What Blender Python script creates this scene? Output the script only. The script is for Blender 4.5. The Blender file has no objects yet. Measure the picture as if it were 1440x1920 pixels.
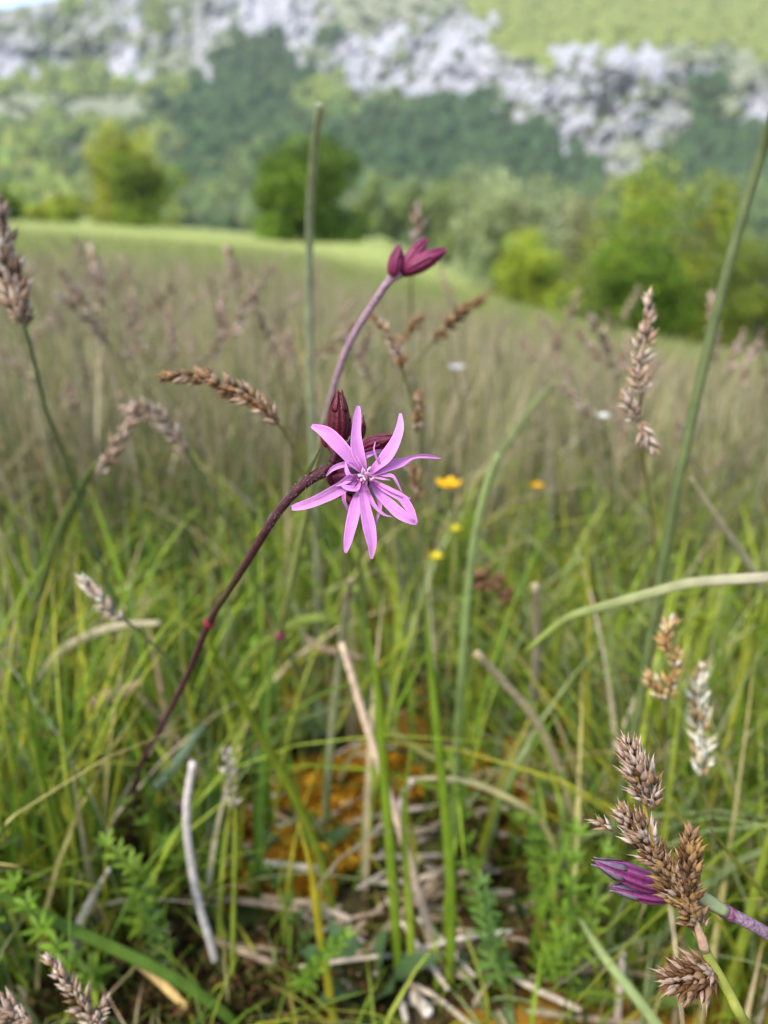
import bpy, math, random
import numpy as np
from mathutils import Vector, Matrix, noise as mnoise

# ------------------------------------------------------------------ camera, world, sun, exposure
scn = bpy.context.scene
COL = scn.collection
CAM_H = 0.40
PITCH = math.radians(21.0)
FOCUS = 0.200
cam_data = bpy.data.cameras.new('camera')
cam = bpy.data.objects.new('camera', cam_data)
COL.objects.link(cam)
cam.location = (0, 0, CAM_H)
cam.rotation_euler = (math.radians(90) - PITCH, 0, 0)
cam_data.sensor_fit = 'HORIZONTAL'
cam_data.sensor_width = 26.0
cam_data.lens = 26.0
cam_data.clip_start = 0.01
cam_data.clip_end = 6000
cam_data.dof.use_dof = True
cam_data.dof.focus_distance = FOCUS
cam_data.dof.aperture_fstop = 8.0
scn.camera = cam

SUN_DIR = Vector((-0.50, -0.42, 0.95)).normalized()      # towards the sun
world = bpy.data.worlds.new('World')
scn.world = world
world.use_nodes = True
wn = world.node_tree.nodes
wl = world.node_tree.links
bg = wn['Background']
sky = wn.new('ShaderNodeTexSky')
sky.sky_type = 'NISHITA'
sky.sun_disc = False
sky.sun_elevation = math.asin(SUN_DIR.z)
sky.sun_rotation = math.atan2(SUN_DIR.x, SUN_DIR.y)
sky.air_density = 1.0
sky.dust_density = 1.6
sky.ozone_density = 1.0
wl.new(sky.outputs[0], bg.inputs[0])
bg.inputs[1].default_value = 0.15
sun_data = bpy.data.lights.new('sun', 'SUN')
sun_data.energy = 2.0
sun_data.angle = math.radians(14)
sun_data.color = (1.0, 0.95, 0.87)
sun = bpy.data.objects.new('sun', sun_data)
COL.objects.link(sun)
sun.rotation_euler = SUN_DIR.to_track_quat('Z', 'Y').to_euler()

scn.view_settings.view_transform = 'Standard'
scn.view_settings.look = 'None'
scn.view_settings.exposure = 1.52
scn.view_settings.gamma = 1.0
scn.view_settings.use_curve_mapping = False
scn.render.engine = 'CYCLES'
scn.cycles.use_denoising = True
scn.cycles.max_bounces = 6
scn.cycles.diffuse_bounces = 3
scn.cycles.glossy_bounces = 2
scn.cycles.transmission_bounces = 4
scn.cycles.transparent_max_bounces = 4
scn.cycles.caustics_reflective = False
scn.cycles.caustics_refractive = False

# ------------------------------------------------------------------ helpers
RNG = np.random.default_rng(11)
random.seed(5)
CT, ST = math.cos(PITCH), math.sin(PITCH)
CAMV = np.array([0, 0, CAM_H])


def P(px, py, d):
    """world point seen at photo pixel (px, py) at depth d along the view axis"""
    a = (px - 720) / 1440.0
    b = -(py - 960) / 1440.0
    return np.array([a * d, (CT + b * ST) * d, CAM_H + (-ST + b * CT) * d])


def project(p):
    p = np.asarray(p, float) - CAMV
    x, y, z = p[..., 0], p[..., 1], p[..., 2]
    d = y * CT - z * ST
    b = (y * ST + z * CT) / np.maximum(d, 1e-6)
    return 720 + 1440 * x / np.maximum(d, 1e-6), 960 - 1440 * b, d


def sstep(a, b, x):
    t = np.clip((np.asarray(x, float) - a) / (b - a), 0, 1)
    return t * t * (3 - 2 * t)


def hash2(ix, iy, s):
    h = (ix.astype(np.int64) * 374761393 + iy.astype(np.int64) * 668265263 + s * 982451653) & 0x7fffffff
    h = ((h ^ (h >> 13)) * 1274126177) & 0x7fffffff
    return ((h ^ (h >> 16)) & 0xffff) / 65535.0


def vnoise(x, y, s=0):
    x = np.asarray(x, float); y = np.asarray(y, float)
    ix, iy = np.floor(x), np.floor(y)
    fx, fy = x - ix, y - iy
    fx = fx * fx * (3 - 2 * fx); fy = fy * fy * (3 - 2 * fy)
    a = hash2(ix, iy, s); b = hash2(ix + 1, iy, s)
    c = hash2(ix, iy + 1, s); d = hash2(ix + 1, iy + 1, s)
    return (a * (1 - fx) + b * fx) * (1 - fy) + (c * (1 - fx) + d * fx) * fy


def fbm(x, y, s=0, octs=4):
    v, a, t = 0, 0.5, 0
    for k in range(octs):
        v = v + a * vnoise(np.asarray(x) * 2 ** k, np.asarray(y) * 2 ** k, s + k); t += a; a *= 0.55
    return v / t


def srgb(r, g, b):
    f = lambda c: ((c / 255 + 0.055) / 1.055) ** 2.4 if c > 10 else c / 255 / 12.92
    return np.array([f(r), f(g), f(b)])


AZ = np.radians([-180, -120, -60, -27, -19, -6, 0, 6, 15, 20, 26, 60, 120, 180])
S_NEAR = np.array([0, .02, .02, 0.000, -.012, -.030, -.055, -.078, -.110, -.125, -.138, -.15, -.05, 0])
S_FAR = np.array([0, .02, .02, 0.002, -.002, -.022, -.022, -.065, -.125, -.142, -.155, -.17, -.05, 0])


def H(x, y):
    """height of the meadow"""
    x = np.asarray(x, float); y = np.asarray(y, float)
    r = np.hypot(x, y); az = np.arctan2(x, y)
    k = sstep(20, 60, r)
    s = np.interp(az, AZ, S_NEAR) * (1 - k) + np.interp(az, AZ, S_FAR) * k
    near = 0.45 + 0.55 * sstep(0.4, 3.0, r)
    z = r * s * near
    z = z + (fbm(x * 7, y * 7, 3, 3) - 0.5) * 0.030 * (1 - 0.3 * sstep(1, 4, r))
    z = z + (fbm(x * 0.35, y * 0.35, 9, 3) - 0.5) * 0.12 * sstep(3, 15, r)
    return z


def G(px, py, sink=0.004):
    """point where the ray through a pixel meets the meadow, and its depth"""
    lo, hi = 0.1, 60.0
    ds = np.geomspace(lo, hi, 900)
    pts = np.stack([P(px, py, d) for d in ds])
    below = np.nonzero(pts[:, 2] < H(pts[:, 0], pts[:, 1]))[0]
    d = ds[below[0]] if len(below) else hi
    p = P(px, py, d)
    p[2] = float(H(p[0], p[1])) - sink
    return p, d


def smooth(pts, n):
    """Catmull-Rom through the points, n samples"""
    pts = np.asarray(pts, float)
    if len(pts) == 2:
        t = np.linspace(0, 1, n)[:, None]
        return pts[0] * (1 - t) + pts[1] * t
    ext = np.vstack([2 * pts[0] - pts[1], pts, 2 * pts[-1] - pts[-2]])
    m = len(pts) - 1
    out = []
    for t in np.linspace(0, m, n):
        i = min(int(t), m - 1); f = t - i
        a, b, c, d = ext[i], ext[i + 1], ext[i + 2], ext[i + 3]
        out.append(0.5 * (2 * b + (c - a) * f + (2 * a - 5 * b + 4 * c - d) * f * f + (3 * b - a - 3 * c + d) * f ** 3))
    return np.array(out)


class MB:
    """collects triangles and quads with a colour for each vertex"""
    def __init__(self):
        self.v, self.f, self.c, self.n = [], [], [], 0

    def add(self, v, f, c):
        v = np.asarray(v, float)
        c = np.asarray(c, float)
        if c.ndim == 1:
            c = np.tile(c, (len(v), 1))
        self.v.append(v); self.c.append(c)
        n = self.n
        self.f.extend([tuple(i + n for i in q) for q in f])
        self.n += len(v)

    def build(self, name, mat, parent=None, base=None, smooth_shade=True):
        v = np.vstack(self.v); c = np.vstack(self.c)
        if base is None:
            base = np.zeros(3)
            if parent is not None:
                base = np.array(parent['_base'])
        me = make_mesh(name, v - base, self.f, c, mat, smooth_shade)
        o = bpy.data.objects.new(name, me)
        COL.objects.link(o)
        if parent is not None:
            o.parent = parent
        else:
            o.location = base
        o['_base'] = [float(q) for q in base]
        return o


def make_mesh(name, v, f, c, mat, smooth_shade=True):
    me = bpy.data.meshes.new(name)
    me.from_pydata(np.asarray(v).tolist(), [], f)
    if c is not None:
        at = me.color_attributes.new('col', 'FLOAT_COLOR', 'POINT')
        at.data.foreach_set('color', np.hstack([c, np.ones((len(c), 1))]).astype(np.float32).ravel())
    if smooth_shade:
        me.polygons.foreach_set('use_smooth', [True] * len(me.polygons))
    me.materials.append(mat)
    return me


def fast_mesh(name, v, quads, c, mat):
    me = bpy.data.meshes.new(name)
    nv, nq = len(v), len(quads)
    me.vertices.add(nv); me.vertices.foreach_set('co', np.asarray(v, np.float32).ravel())
    k = quads.shape[1]
    me.loops.add(nq * k); me.loops.foreach_set('vertex_index', quads.astype(np.int32).ravel())
    me.polygons.add(nq)
    me.polygons.foreach_set('loop_start', np.arange(0, nq * k, k, dtype=np.int32))
    me.polygons.foreach_set('loop_total', np.full(nq, k, np.int32))
    me.polygons.foreach_set('use_smooth', np.ones(nq, bool))
    me.update(calc_edges=True)
    at = me.color_attributes.new('col', 'FLOAT_COLOR', 'POINT')
    at.data.foreach_set('color', np.hstack([c, np.ones((len(c), 1))]).astype(np.float32).ravel())
    me.materials.append(mat)
    return me


def tag(o, label=None, cat=None, group=None, kind=None):
    if label: o['label'] = label
    if cat: o['category'] = cat
    if group: o['group'] = group
    if kind: o['kind'] = kind
    return o


def thing(name, loc, label, cat, group=None):
    o = bpy.data.objects.new(name, None)
    COL.objects.link(o)
    o.empty_display_size = 0.01
    o.location = loc
    o['_base'] = [float(q) for q in loc]
    return tag(o, label, cat, group)


def tube(mb, pts, w, col, t=None, n=8, roll=0.0, trough=0.0, face=None):
    """a tapered tube along pts: width w and thickness t at each point; flat ones turn their broad side to `face`"""
    pts = np.asarray(pts, float); m = len(pts)
    w = np.broadcast_to(np.asarray(w, float), (m,)); t = w if t is None else np.broadcast_to(np.asarray(t, float), (m,))
    col = np.asarray(col, float)
    if col.ndim == 1: col = np.tile(col, (m, 1))
    tan = np.gradient(pts, axis=0)
    tan /= np.linalg.norm(tan, axis=1)[:, None] + 1e-12
    if face is None:
        face = CAMV - pts.mean(0)
    face = np.asarray(face, float)
    sd = np.cross(tan, face); sd /= np.linalg.norm(sd, axis=1)[:, None] + 1e-12
    nr = np.cross(sd, tan)
    if np.ndim(roll) or roll:
        rl = np.broadcast_to(np.asarray(roll, float), (m,))[:, None]
        sd, nr = sd * np.cos(rl) + nr * np.sin(rl), nr * np.cos(rl) - sd * np.sin(rl)
    a = np.linspace(0, 2 * np.pi, n, endpoint=False)
    ca, sa = np.cos(a), np.sin(a)
    v = (pts[:, None, :] + sd[:, None, :] * (ca[None, :, None] * w[:, None, None] / 2)
         + nr[:, None, :] * (sa[None, :, None] * t[:, None, None] / 2 - trough * (1 - np.abs(ca))[None, :, None] * w[:, None, None])).reshape(-1, 3)
    f = []
    for i in range(m - 1):
        for j in range(n):
            k = (j + 1) % n
            f.append((i * n + j, i * n + k, (i + 1) * n + k, (i + 1) * n + j))
    f.append(tuple(range(n - 1, -1, -1)))
    f.append(tuple(range((m - 1) * n, m * n)))
    mb.add(v, f, np.repeat(col, n, axis=0))


# ------------------------------------------------------------------ materials
def mat_leaf(name, trans=0.35, rough=0.5, spec=0.3, var=0.25, nscale=60.0, bump=0.0, bscale=400.0, tint=(1, 1, 1), vein=0.0):
    m = bpy.data.materials.new(name)
    m.use_nodes = True
    nt = m.node_tree; N = nt.nodes; L = nt.links
    pr = N['Principled BSDF']; out = N['Material Output']
    at = N.new('ShaderNodeAttribute'); at.attribute_name = 'col'
    oi = N.new('ShaderNodeObjectInfo')
    tc = N.new('ShaderNodeTexCoord')
    nz = N.new('ShaderNodeTexNoise'); nz.inputs['Scale'].default_value = nscale; nz.inputs['Detail'].default_value = 4
    L.new(tc.outputs['Object'], nz.inputs['Vector'])
    mr = N.new('ShaderNodeMapRange')
    mr.inputs['From Min'].default_value = 0.3; mr.inputs['From Max'].default_value = 0.7
    mr.inputs['To Min'].default_value = 1 - var; mr.inputs['To Max'].default_value = 1 + var
    L.new(nz.outputs['Fac'], mr.inputs['Value'])
    mr2 = N.new('ShaderNodeMapRange')
    mr2.inputs['To Min'].default_value = 0.88; mr2.inputs['To Max'].default_value = 1.1
    L.new(oi.outputs['Random'], mr2.inputs['Value'])
    mu = N.new('ShaderNodeMath'); mu.operation = 'MULTIPLY'
    L.new(mr.outputs[0], mu.inputs[0]); L.new(mr2.outputs[0], mu.inputs[1])
    vm = N.new('ShaderNodeVectorMath'); vm.operation = 'SCALE'
    L.new(at.outputs['Color'], vm.inputs[0]); L.new(mu.outputs[0], vm.inputs['Scale'])
    L.new(vm.outputs[0], pr.inputs['Base Color'])
    pr.inputs['Roughness'].default_value = rough
    pr.inputs['Specular IOR Level'].default_value = spec
    if bump:
        b = N.new('ShaderNodeBump'); b.inputs['Strength'].default_value = bump; b.inputs['Distance'].default_value = 0.0006
        n2 = N.new('ShaderNodeTexNoise'); n2.inputs['Scale'].default_value = bscale; n2.inputs['Detail'].default_value = 3
        L.new(tc.outputs['Object'], n2.inputs['Vector'])
        L.new(n2.outputs['Fac'], b.inputs['Height']); L.new(b.outputs[0], pr.inputs['Normal'])
    if trans > 0:
        tr = N.new('ShaderNodeBsdfTranslucent')
        L.new(vm.outputs[0], tr.inputs['Color'])
        mx = N.new('ShaderNodeMixShader'); mx.inputs[0].default_value = trans
        L.new(pr.outputs[0], mx.inputs[1]); L.new(tr.outputs[0], mx.inputs[2])
        L.new(mx.outputs[0], out.inputs['Surface'])
    return m


M_GRASS = mat_leaf('grass_leaf', 0.38, 0.55, 0.16, 0.22, 90)
M_LEAF = mat_leaf('broad_leaf', 0.35, 0.5, 0.2, 0.25, 160, 0.3, 500)
M_TREE = mat_leaf('tree_leaf', 0.35, 0.6, 0.15, 0.3, 0.9)
M_STEM = mat_leaf('stem_skin', 0.0, 0.65, 0.2, 0.5, 900, 1.0, 2200)
M_PETAL = mat_leaf('petal', 0.32, 0.6, 0.15, 0.07, 350, 0.25, 900)
M_CALYX = mat_leaf('calyx', 0.08, 0.36, 0.22, 0.22, 900, 0.4, 1800)
M_SPIKE = mat_leaf('sedge_scale', 0.15, 0.6, 0.2, 0.3, 700, 0.4, 1600)
M_STRAW = mat_leaf('dead_straw', 0.1, 0.65, 0.2, 0.3, 250, 0.5, 900)
M_BARK = mat_leaf('bark', 0.0, 0.9, 0.1, 0.4, 4)
M_MOSS = mat_leaf('moss', 0.25, 0.8, 0.1, 0.35, 120)
M_GROUND = mat_leaf('meadow_soil', 0.0, 0.95, 0.1, 0.4, 26, 0.0)
M_HILL = mat_leaf('mountain_ground', 0.0, 0.95, 0.1, 0.22, 0.09)
M_FOREST = mat_leaf('forest_leaf', 0.15, 0.8, 0.1, 0.35, 0.35)

# ------------------------------------------------------------------ the ground: one sheet out to the foot of the mountains
def build_ground():
    az = np.concatenate([np.radians(np.linspace(-48, 48, 210)), np.radians(np.linspace(52, 308, 60))])
    rr = np.concatenate([[0.03, 0.1, 0.17], np.geomspace(0.22, 1.6, 130), np.geomspace(1.68, 30, 90), np.geomspace(32, 700, 34)])
    A, R_ = np.meshgrid(az, rr)
    x, y = R_ * np.sin(A), R_ * np.cos(A)
    z = H(x, y)
    v = np.stack([x, y, z], -1).reshape(-1, 3)
    n, m = len(az), len(rr)
    i, j = np.meshgrid(np.arange(m - 1), np.arange(n), indexing='ij')
    k = (j + 1) % n
    q = np.stack([i * n + j, i * n + k, (i + 1) * n + k, (i + 1) * n + j], -1).reshape(-1, 4)[:, ::-1]
    # earth colours: peat under the grass, olive hay meadow, mown field beyond
    x, y = v[:, 0], v[:, 1]; r = np.hypot(x, y)
    peat = np.array([0.050, 0.034, 0.018]); green = np.array([0.075, 0.100, 0.020]); olive = np.array([0.155, 0.150, 0.050]); mown = np.array([0.240, 0.270, 0.080])
    f = sstep(0.35, 0.7, fbm(x * 9, y * 9, 21))[:, None]
    c = peat * (1 - f) + green * f
    amber = sstep(0.50, 0.62, fbm(x * 14, y * 14, 33, 3))[:, None] * 0.8
    c = c * (1 - amber) + np.array([0.24, 0.115, 0.010]) * amber
    t = sstep(1.2, 4, r)[:, None]; c = c * (1 - t) + olive * (0.8 + 0.4 * fbm(x, y, 5)[:, None]) * t
    t = sstep(4.0, 7, r)[:, None]; c = c * (1 - t) + np.array([0.16, 0.19, 0.045]) * t
    t = sstep(26, 36, r)[:, None]; c = c * (1 - t) + mown * (0.8 + 0.4 * fbm(x * .12, y * .12, 6)[:, None]) * t
    me = fast_mesh('meadow_ground', v, q, c, M_GROUND)
    o = bpy.data.objects.new('meadow_ground', me); COL.objects.link(o)
    tag(o, 'brown peaty meadow soil running out to a pale mown field', 'meadow', kind='structure')


build_ground()

# ------------------------------------------------------------------ the mountain: forest foot, pale limestone cliffs, green top
# letters: B bright rock, R broken grey rock, S scree and scrub, L light wood, M mid wood, D dark wood, Y yellow-green pasture
ZONE = [
    "RRRLRRRLRRRBBBBSSSSSSSYYYYYYYYYYYYYY",   # 0
    "RRRRRBBLRRBBBBBSSRRBRBBYYYYYYYYYYYYY",   # 30
    "RRRSRRSRRRSDDBBDBBBBBBBYYYYYYYYYYYYY",   # 60
    "BBBRSBBRSRDDDDRRBBRBBBBSYYBBBBBSSSSY",   # 90
    "BBLLLBBRSRDDDDDRBBBBBBBRBSBBBBBRBRSS",   # 120
    "LLLLLLLLLDDDDDLLBRBBBBBBBBBBBBSSDDRR",   # 150
    "SSSSSSSDDDDDDDLLLMMMDDDBRBBBBBRRDDSB",   # 180
    "SSLSSSSMDDDDDDMMMDDDDDDDBRBBRBBRRRBB",   # 210
    "LLMLLLMLDDDDDDDDDDDDDDDDDDBRBBRRDDDD",   # 240
    "LLMSLLMMMDDDMDDDDDDDDDDDDDDRRSRDDDDD",   # 270
    "LLSMLSLMDDDMDDDDDDDDDDDDDDDDRRSDDDDD",   # 300
    "LMLSSLLMDDMMDDMDDMMDDDDDDDDDRSDDDDDD",   # 330
    "LLLLLLMMMMMMMMMMMMMMMMMMMMMMMMMMMMMM",   # 360
    "LLLLLLLMMMMMMMMMMMMMMMMMMMMMMMMMMMMM",   # 390
]
ZCOL = {'B': (0.31, 0.305, 0.315), 'R': (0.245, 0.245, 0.225), 'S': (0.18, 0.19, 0.12), 'L': (0.130, 0.165, 0.038),
        'M': (0.070, 0.100, 0.030), 'D': (0.038, 0.068, 0.022), 'Y': (0.145, 0.170, 0.034)}
ZK = 'BRSLMDY'


def zone_at(px, row):
    """zone index for photo columns and rows (soft, noisy borders); mirrored past the sides, repeated above"""
    qx = px + (fbm(px / 22, row / 22, 71, 3) - 0.5) * 75
    qy = row + (fbm(px / 22, row / 22, 91, 3) - 0.5) * 60
    cx = np.abs(((qx / 40) % 72) - 0.0)
    cx = np.where(cx >= 36, 71.99 - cx, cx)
    ci = np.clip(cx.astype(int), 0, 35)
    ri = np.clip((qy / 30).astype(int), 0, 13)
    tab = np.array([[ZK.index(ch) for ch in r[:36]] for r in ZONE])
    return tab[ri, ci]


MTX = np.array([-700, 0, 200, 450, 700, 950, 1130, 1300, 1440, 2100.])
MTR = np.array([-220, 0, 75, 110, 150, 200, 260, 330, 440, 680.])
MTD = np.array([   # depth of the slope at each row (down) and column (across)
    [1150, 1150, 1150, 1150, 1180, 1200, 1200, 1200, 1200, 1200],
    [860, 850, 850, 830, 830, 840, 840, 840, 840, 840],
    [800, 790, 790, 770, 760, 730, 700, 690, 690, 690],
    [780, 775, 775, 730, 740, 690, 610, 610, 620, 620],
    [700, 695, 700, 650, 720, 675, 590, 590, 605, 600],
    [610, 600, 610, 590, 620, 640, 580, 580, 585, 580],
    [520, 520, 520, 520, 540, 570, 565, 560, 540, 540],
    [430, 430, 430, 440, 450, 480, 520, 500, 460, 460],
    [330, 330, 330, 330, 330, 330, 330, 330, 330, 330],
    [230, 230, 230, 230, 230, 230, 230, 230, 230, 230]], float)


def mt_depth(px, row):
    px = np.asarray(px, float); row = np.asarray(row, float)
    fx = np.interp(px, MTX, np.arange(len(MTX))); fy = np.interp(row, MTR, np.arange(len(MTR)))
    i = np.minimum(fx.astype(int), len(MTX) - 2); j = np.minimum(fy.astype(int), len(MTR) - 2)
    a, b = fx - i, fy - j
    d = (MTD[j, i] * (1 - a) + MTD[j, i + 1] * a) * (1 - b) + (MTD[j + 1, i] * (1 - a) + MTD[j + 1, i + 1] * a) * b
    d = d + (fbm(px / 60, row / 60, 41, 4) - 0.5) * 60
    z = zone_at(px, row)
    rock = (z <= 1)
    gully = np.abs(fbm(px / 16, row / 45, 51, 4) - 0.5) * 2
    return d + np.where(rock, (0.3 - gully) * 34 + (fbm(px / 7, row / 9, 52, 2) - .5) * 16, 0)


def ridge(px):
    return np.clip(17 - 0.19 * np.asarray(px, float), -215, 90)


def PV(px, py, d):
    a = (px - 720) / 1440.0; b = -(py - 960) / 1440.0
    return np.stack([a * d, (CT + b * ST) * d, CAM_H + (-ST + b * CT) * d], -1)


def build_mountain():
    pxs = np.concatenate([np.linspace(-700, -20, 60), np.linspace(-12, 1452, 330), np.linspace(1462, 2100, 60)])
    ts = np.concatenate([np.linspace(0, .33, 30), np.linspace(.335, 1, 190)])
    PX, T = np.meshgrid(pxs, ts)
    top = ridge(PX)
    ROW = 670 + (top - 670) * T
    d = mt_depth(PX, ROW)
    v = PV(PX, ROW, d)
    # back of the ridge drops away behind
    back = PV(pxs, ridge(pxs) + 6, mt_depth(pxs, ridge(pxs)) + 260)
    back[:, 2] -= 120
    v = np.concatenate([v, back[None]], 0)
    n, m = len(pxs), len(ts) + 1
    z = zone_at(PX, ROW)
    tab = np.array([ZCOL[k] for k in ZK])
    c = tab[z]
    mott = fbm(PX / 22, ROW / 26, 61, 3)
    rockm = (z <= 1)[..., None]
    scrub = (rockm & (mott > np.where(z == 0, 0.66, 0.54))[..., None])
    c = np.where(scrub, np.array([0.12, 0.14, 0.07]), c)
    c = c * (0.82 + 0.36 * fbm(PX / 5, ROW / 8, 62, 3))[..., None]
    c = np.concatenate([c, c[-1:]], 0)
    i, j = np.meshgrid(np.arange(m - 1), np.arange(n - 1), indexing='ij')
    q = np.stack([i * n + j, i * n + j + 1, (i + 1) * n + j + 1, (i + 1) * n + j], -1).reshape(-1, 4)
    me = fast_mesh('mountain', v.reshape(-1, 3), q, c.reshape(-1, 3), M_HILL)
    o = bpy.data.objects.new('mountain', me); COL.objects.link(o)
    tag(o, 'limestone mountain with pale grey cliffs above wooded slopes', 'mountain', kind='structure')


build_mountain()


def ico(sub):
    import bmesh
    bm = bmesh.new(); bmesh.ops.create_icosphere(bm, subdivisions=sub, radius=1.0)
    v = np.array([p.co[:] for p in bm.verts]); f = np.array([[p.index for p in q.verts] for q in bm.faces]); bm.free()
    return v, f


def build_forest():
    bv, bf = ico(2)
    V, F, C = [], [], []
    n = 0
    cand = 9000
    px = RNG.uniform(-500, 1900, cand); row = RNG.uniform(-40, 425, cand)
    z = zone_at(px, row)
    keep = (row > ridge(px) + 6) & (((z >= 3) & (z <= 5)) | ((z == 2) & (RNG.random(cand) < 0.35)) | ((z <= 1) & (RNG.random(cand) < 0.07)) | ((z == 6) & (RNG.random(cand) < 0.3)))
    px, row, z = px[keep], row[keep], z[keep]
    d = mt_depth(px, row)
    pos = PV(px, row, d)
    tab = np.array([ZCOL[k] for k in ZK])
    for k in range(len(px)):
        s = RNG.uniform(3.2, 6.2) * (0.55 if z[k] in (0, 1, 2, 6) else 1.0)
        off = RNG.uniform(-50, 50, 3)
        rad = 1 + 0.38 * (vnoise(bv[:, 0] * 2.1 + off[0], bv[:, 1] * 2.1 + bv[:, 2] * 1.7 + off[1], 7) - 0.5) * 2
        v = bv * rad[:, None] * np.array([s, s, s * RNG.uniform(0.9, 1.35)]) + pos[k] + np.array([0, 0, s * 0.35])
        zi = z[k] if z[k] >= 3 else 4
        c = tab[zi] * RNG.uniform(0.7, 1.3) * np.array([RNG.uniform(.85, 1.15), 1, RNG.uniform(.8, 1.2)])
        V.append(v); F.append(bf + n); C.append(np.tile(c, (len(v), 1))); n += len(v)
    me = fast_mesh('forest', np.vstack(V), np.vstack(F), np.vstack(C), M_FOREST)
    o = bpy.data.objects.new('forest', me); COL.objects.link(o)
    tag(o, 'distant mixed wood covering the mountain slopes below the cliffs', 'forest', kind='stuff')


build_forest()

# ------------------------------------------------------------------ trees and bushes
def leaf_cloud(cent, rad, n, size, cols, seed, hollow=0.45):
    """many small folded leaf sprays scattered through lumps that fill an ellipsoid"""
    r = np.random.default_rng(seed)
    nl = 26
    d = r.normal(size=(nl, 3)); d /= np.linalg.norm(d, axis=1)[:, None]
    lc = d * r.uniform(0.30, 0.80, (nl, 1))
    lc[:, 2] = np.clip(lc[:, 2], -0.72, 0.72); lc[:6, 2] = -0.68; lc[:6, :2] *= 1.1
    lr = r.uniform(0.22, 0.42, nl)
    lb = r.uniform(0.6, 1.3, nl)
    which = r.integers(0, nl, n)
    q = r.normal(size=(n, 3)); q /= np.linalg.norm(q, axis=1)[:, None]
    p = lc[which] + q * (lr[which] * r.uniform(hollow, 1.05, n) ** 0.6)[:, None]
    p = p * rad + cent
    nrm = q * 0.6 + r.normal(size=(n, 3)) * 0.5 + np.array([0, 0, 0.35]); nrm /= np.linalg.norm(nrm, axis=1)[:, None]
    a = np.cross(nrm, r.normal(size=(n, 3))); a /= np.linalg.norm(a, axis=1)[:, None]
    b = np.cross(nrm, a)
    s = size * r.uniform(0.6, 1.4, n)[:, None]
    v = np.stack([p - a * s, p - b * s * 0.55 + nrm * s * 0.2, p + a * s, p + b * s * 0.55 + nrm * s * 0.2], 1).reshape(-1, 3)
    f = np.arange(4 * n).reshape(n, 4)
    cols = np.asarray(cols, float)
    c = cols[r.integers(0, len(cols), n)] * (lb[which] * r.uniform(1.05, 1.7, n))[:, None]
    return v, f, np.repeat(c, 4, axis=0)


def tree(name, label, px, D, toprow, wpx, cols, n=6000, leaf=0.16, seed=1, group=None, low=0.02, hollow=0.45, squash=1.0):
    p = P(px, 430, D)
    x, y = float(p[0]), float(p[1])
    z = float(H(x, y))
    top = float(P(px, toprow, D)[2])
    hgt = (top - z) * (1.04 if px > 850 else 1.04)
    half = wpx / 1440 * D / 2 * (1.12 if px > 900 else 1.0)
    t = thing(name, (x, y, z - 0.03), label, 'bush' if 'bush' in name or 'shrub' in name else 'tree', group)
    r = np.random.default_rng(seed + 900)
    mb = MB()
    bark = np.array([0.07, 0.055, 0.04])
    tr = max(0.03 * hgt, 0.05)
    tp = smooth([[x, y, z - 0.1], [x + .01 * hgt, y, z + hgt * 0.3], [x - .015 * hgt, y, z + hgt * 0.6], [x, y, z + hgt * 0.85]], 10)
    tube(mb, tp, np.linspace(tr * 2, tr * 0.3, 10), bark, n=8)
    for k in range(7):
        a = r.uniform(0, 6.28); h0 = r.uniform(0.22, 0.6) * hgt
        e = np.array([x + math.cos(a) * half * .75, y + math.sin(a) * half * .75, z + h0 + hgt * r.uniform(.12, .3)])
        s0 = np.array([x, y, z + h0]); mid = (s0 + e) / 2 + [0, 0, -.02 * hgt]
        tube(mb, smooth([s0, mid, e], 6), np.linspace(tr * .8, tr * .12, 6), bark, n=5)
    mb.build('trunk', M_BARK, t)
    zc = z + hgt * (low + (1 - low) / 2)
    v, f, c = leaf_cloud(np.array([x, y, zc]), np.array([half * 1.14, half * 1.14 * squash, hgt * (1 - low) / 2 * 1.1]), n, leaf, cols, seed, hollow)
    me = fast_mesh('crown', v - np.array(t['_base']), f, c, M_TREE)
    o = bpy.data.objects.new('crown', me); COL.objects.link(o); o.parent = t
    return t


DG = [(0.080, 0.135, 0.009), (0.055, 0.105, 0.008), (0.120, 0.175, 0.012)]
MG = [(0.135, 0.195, 0.018), (0.100, 0.155, 0.014), (0.165, 0.215, 0.022)]
YG = [(0.250, 0.270, 0.022), (0.205, 0.240, 0.022), (0.30, 0.30, 0.03)]
WG = [(0.30, 0.335, 0.15), (0.25, 0.285, 0.115), (0.35, 0.37, 0.20)]
TG = [(0.27, 0.25, 0.12), (0.22, 0.22, 0.09), (0.18, 0.20, 0.08)]
HG = [(0.17, 0.21, 0.06), (0.13, 0.17, 0.05), (0.20, 0.24, 0.07)]
tree('round_tree', 'dark green dense round tree alone at the field edge', 572, 55, 232, 216, DG, 9000, 0.20, 1, low=0.0)
tree('field_tree', 'dark olive tree before the yellow-green tree by the hedge', 272, 66, 298, 140, MG, 5000, 0.20, 2)
tree('yellow_tree', 'yellow-green tall tree rising behind the dark olive tree', 248, 78, 244, 138, YG, 5000, 0.24, 3)
tree('hedge_bush', 'bright yellow-green low hedge bush at the field edge', 110, 72, 362, 120, MG + YG, 3000, 0.18, 4)
tree('dark_bush', 'dark green low hedge bush beside the bright hedge bush', 22, 74, 352, 120, MG, 3000, 0.18, 5)
tree('willow_tree', 'pale silvery green willow at the end of the mown field', 938, 38, 316, 176, WG, 7000, 0.11, 6)
tree('round_bush', 'bright green round bush between the willow and the dark bush', 1015, 33, 424, 160, MG + YG, 5500, 0.10, 7)
tree('bare_tree', 'tan thin-leaved tree behind the bright green round bush', 1085, 41, 340, 122, TG, 3200, 0.11, 8, hollow=0.3)
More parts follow.
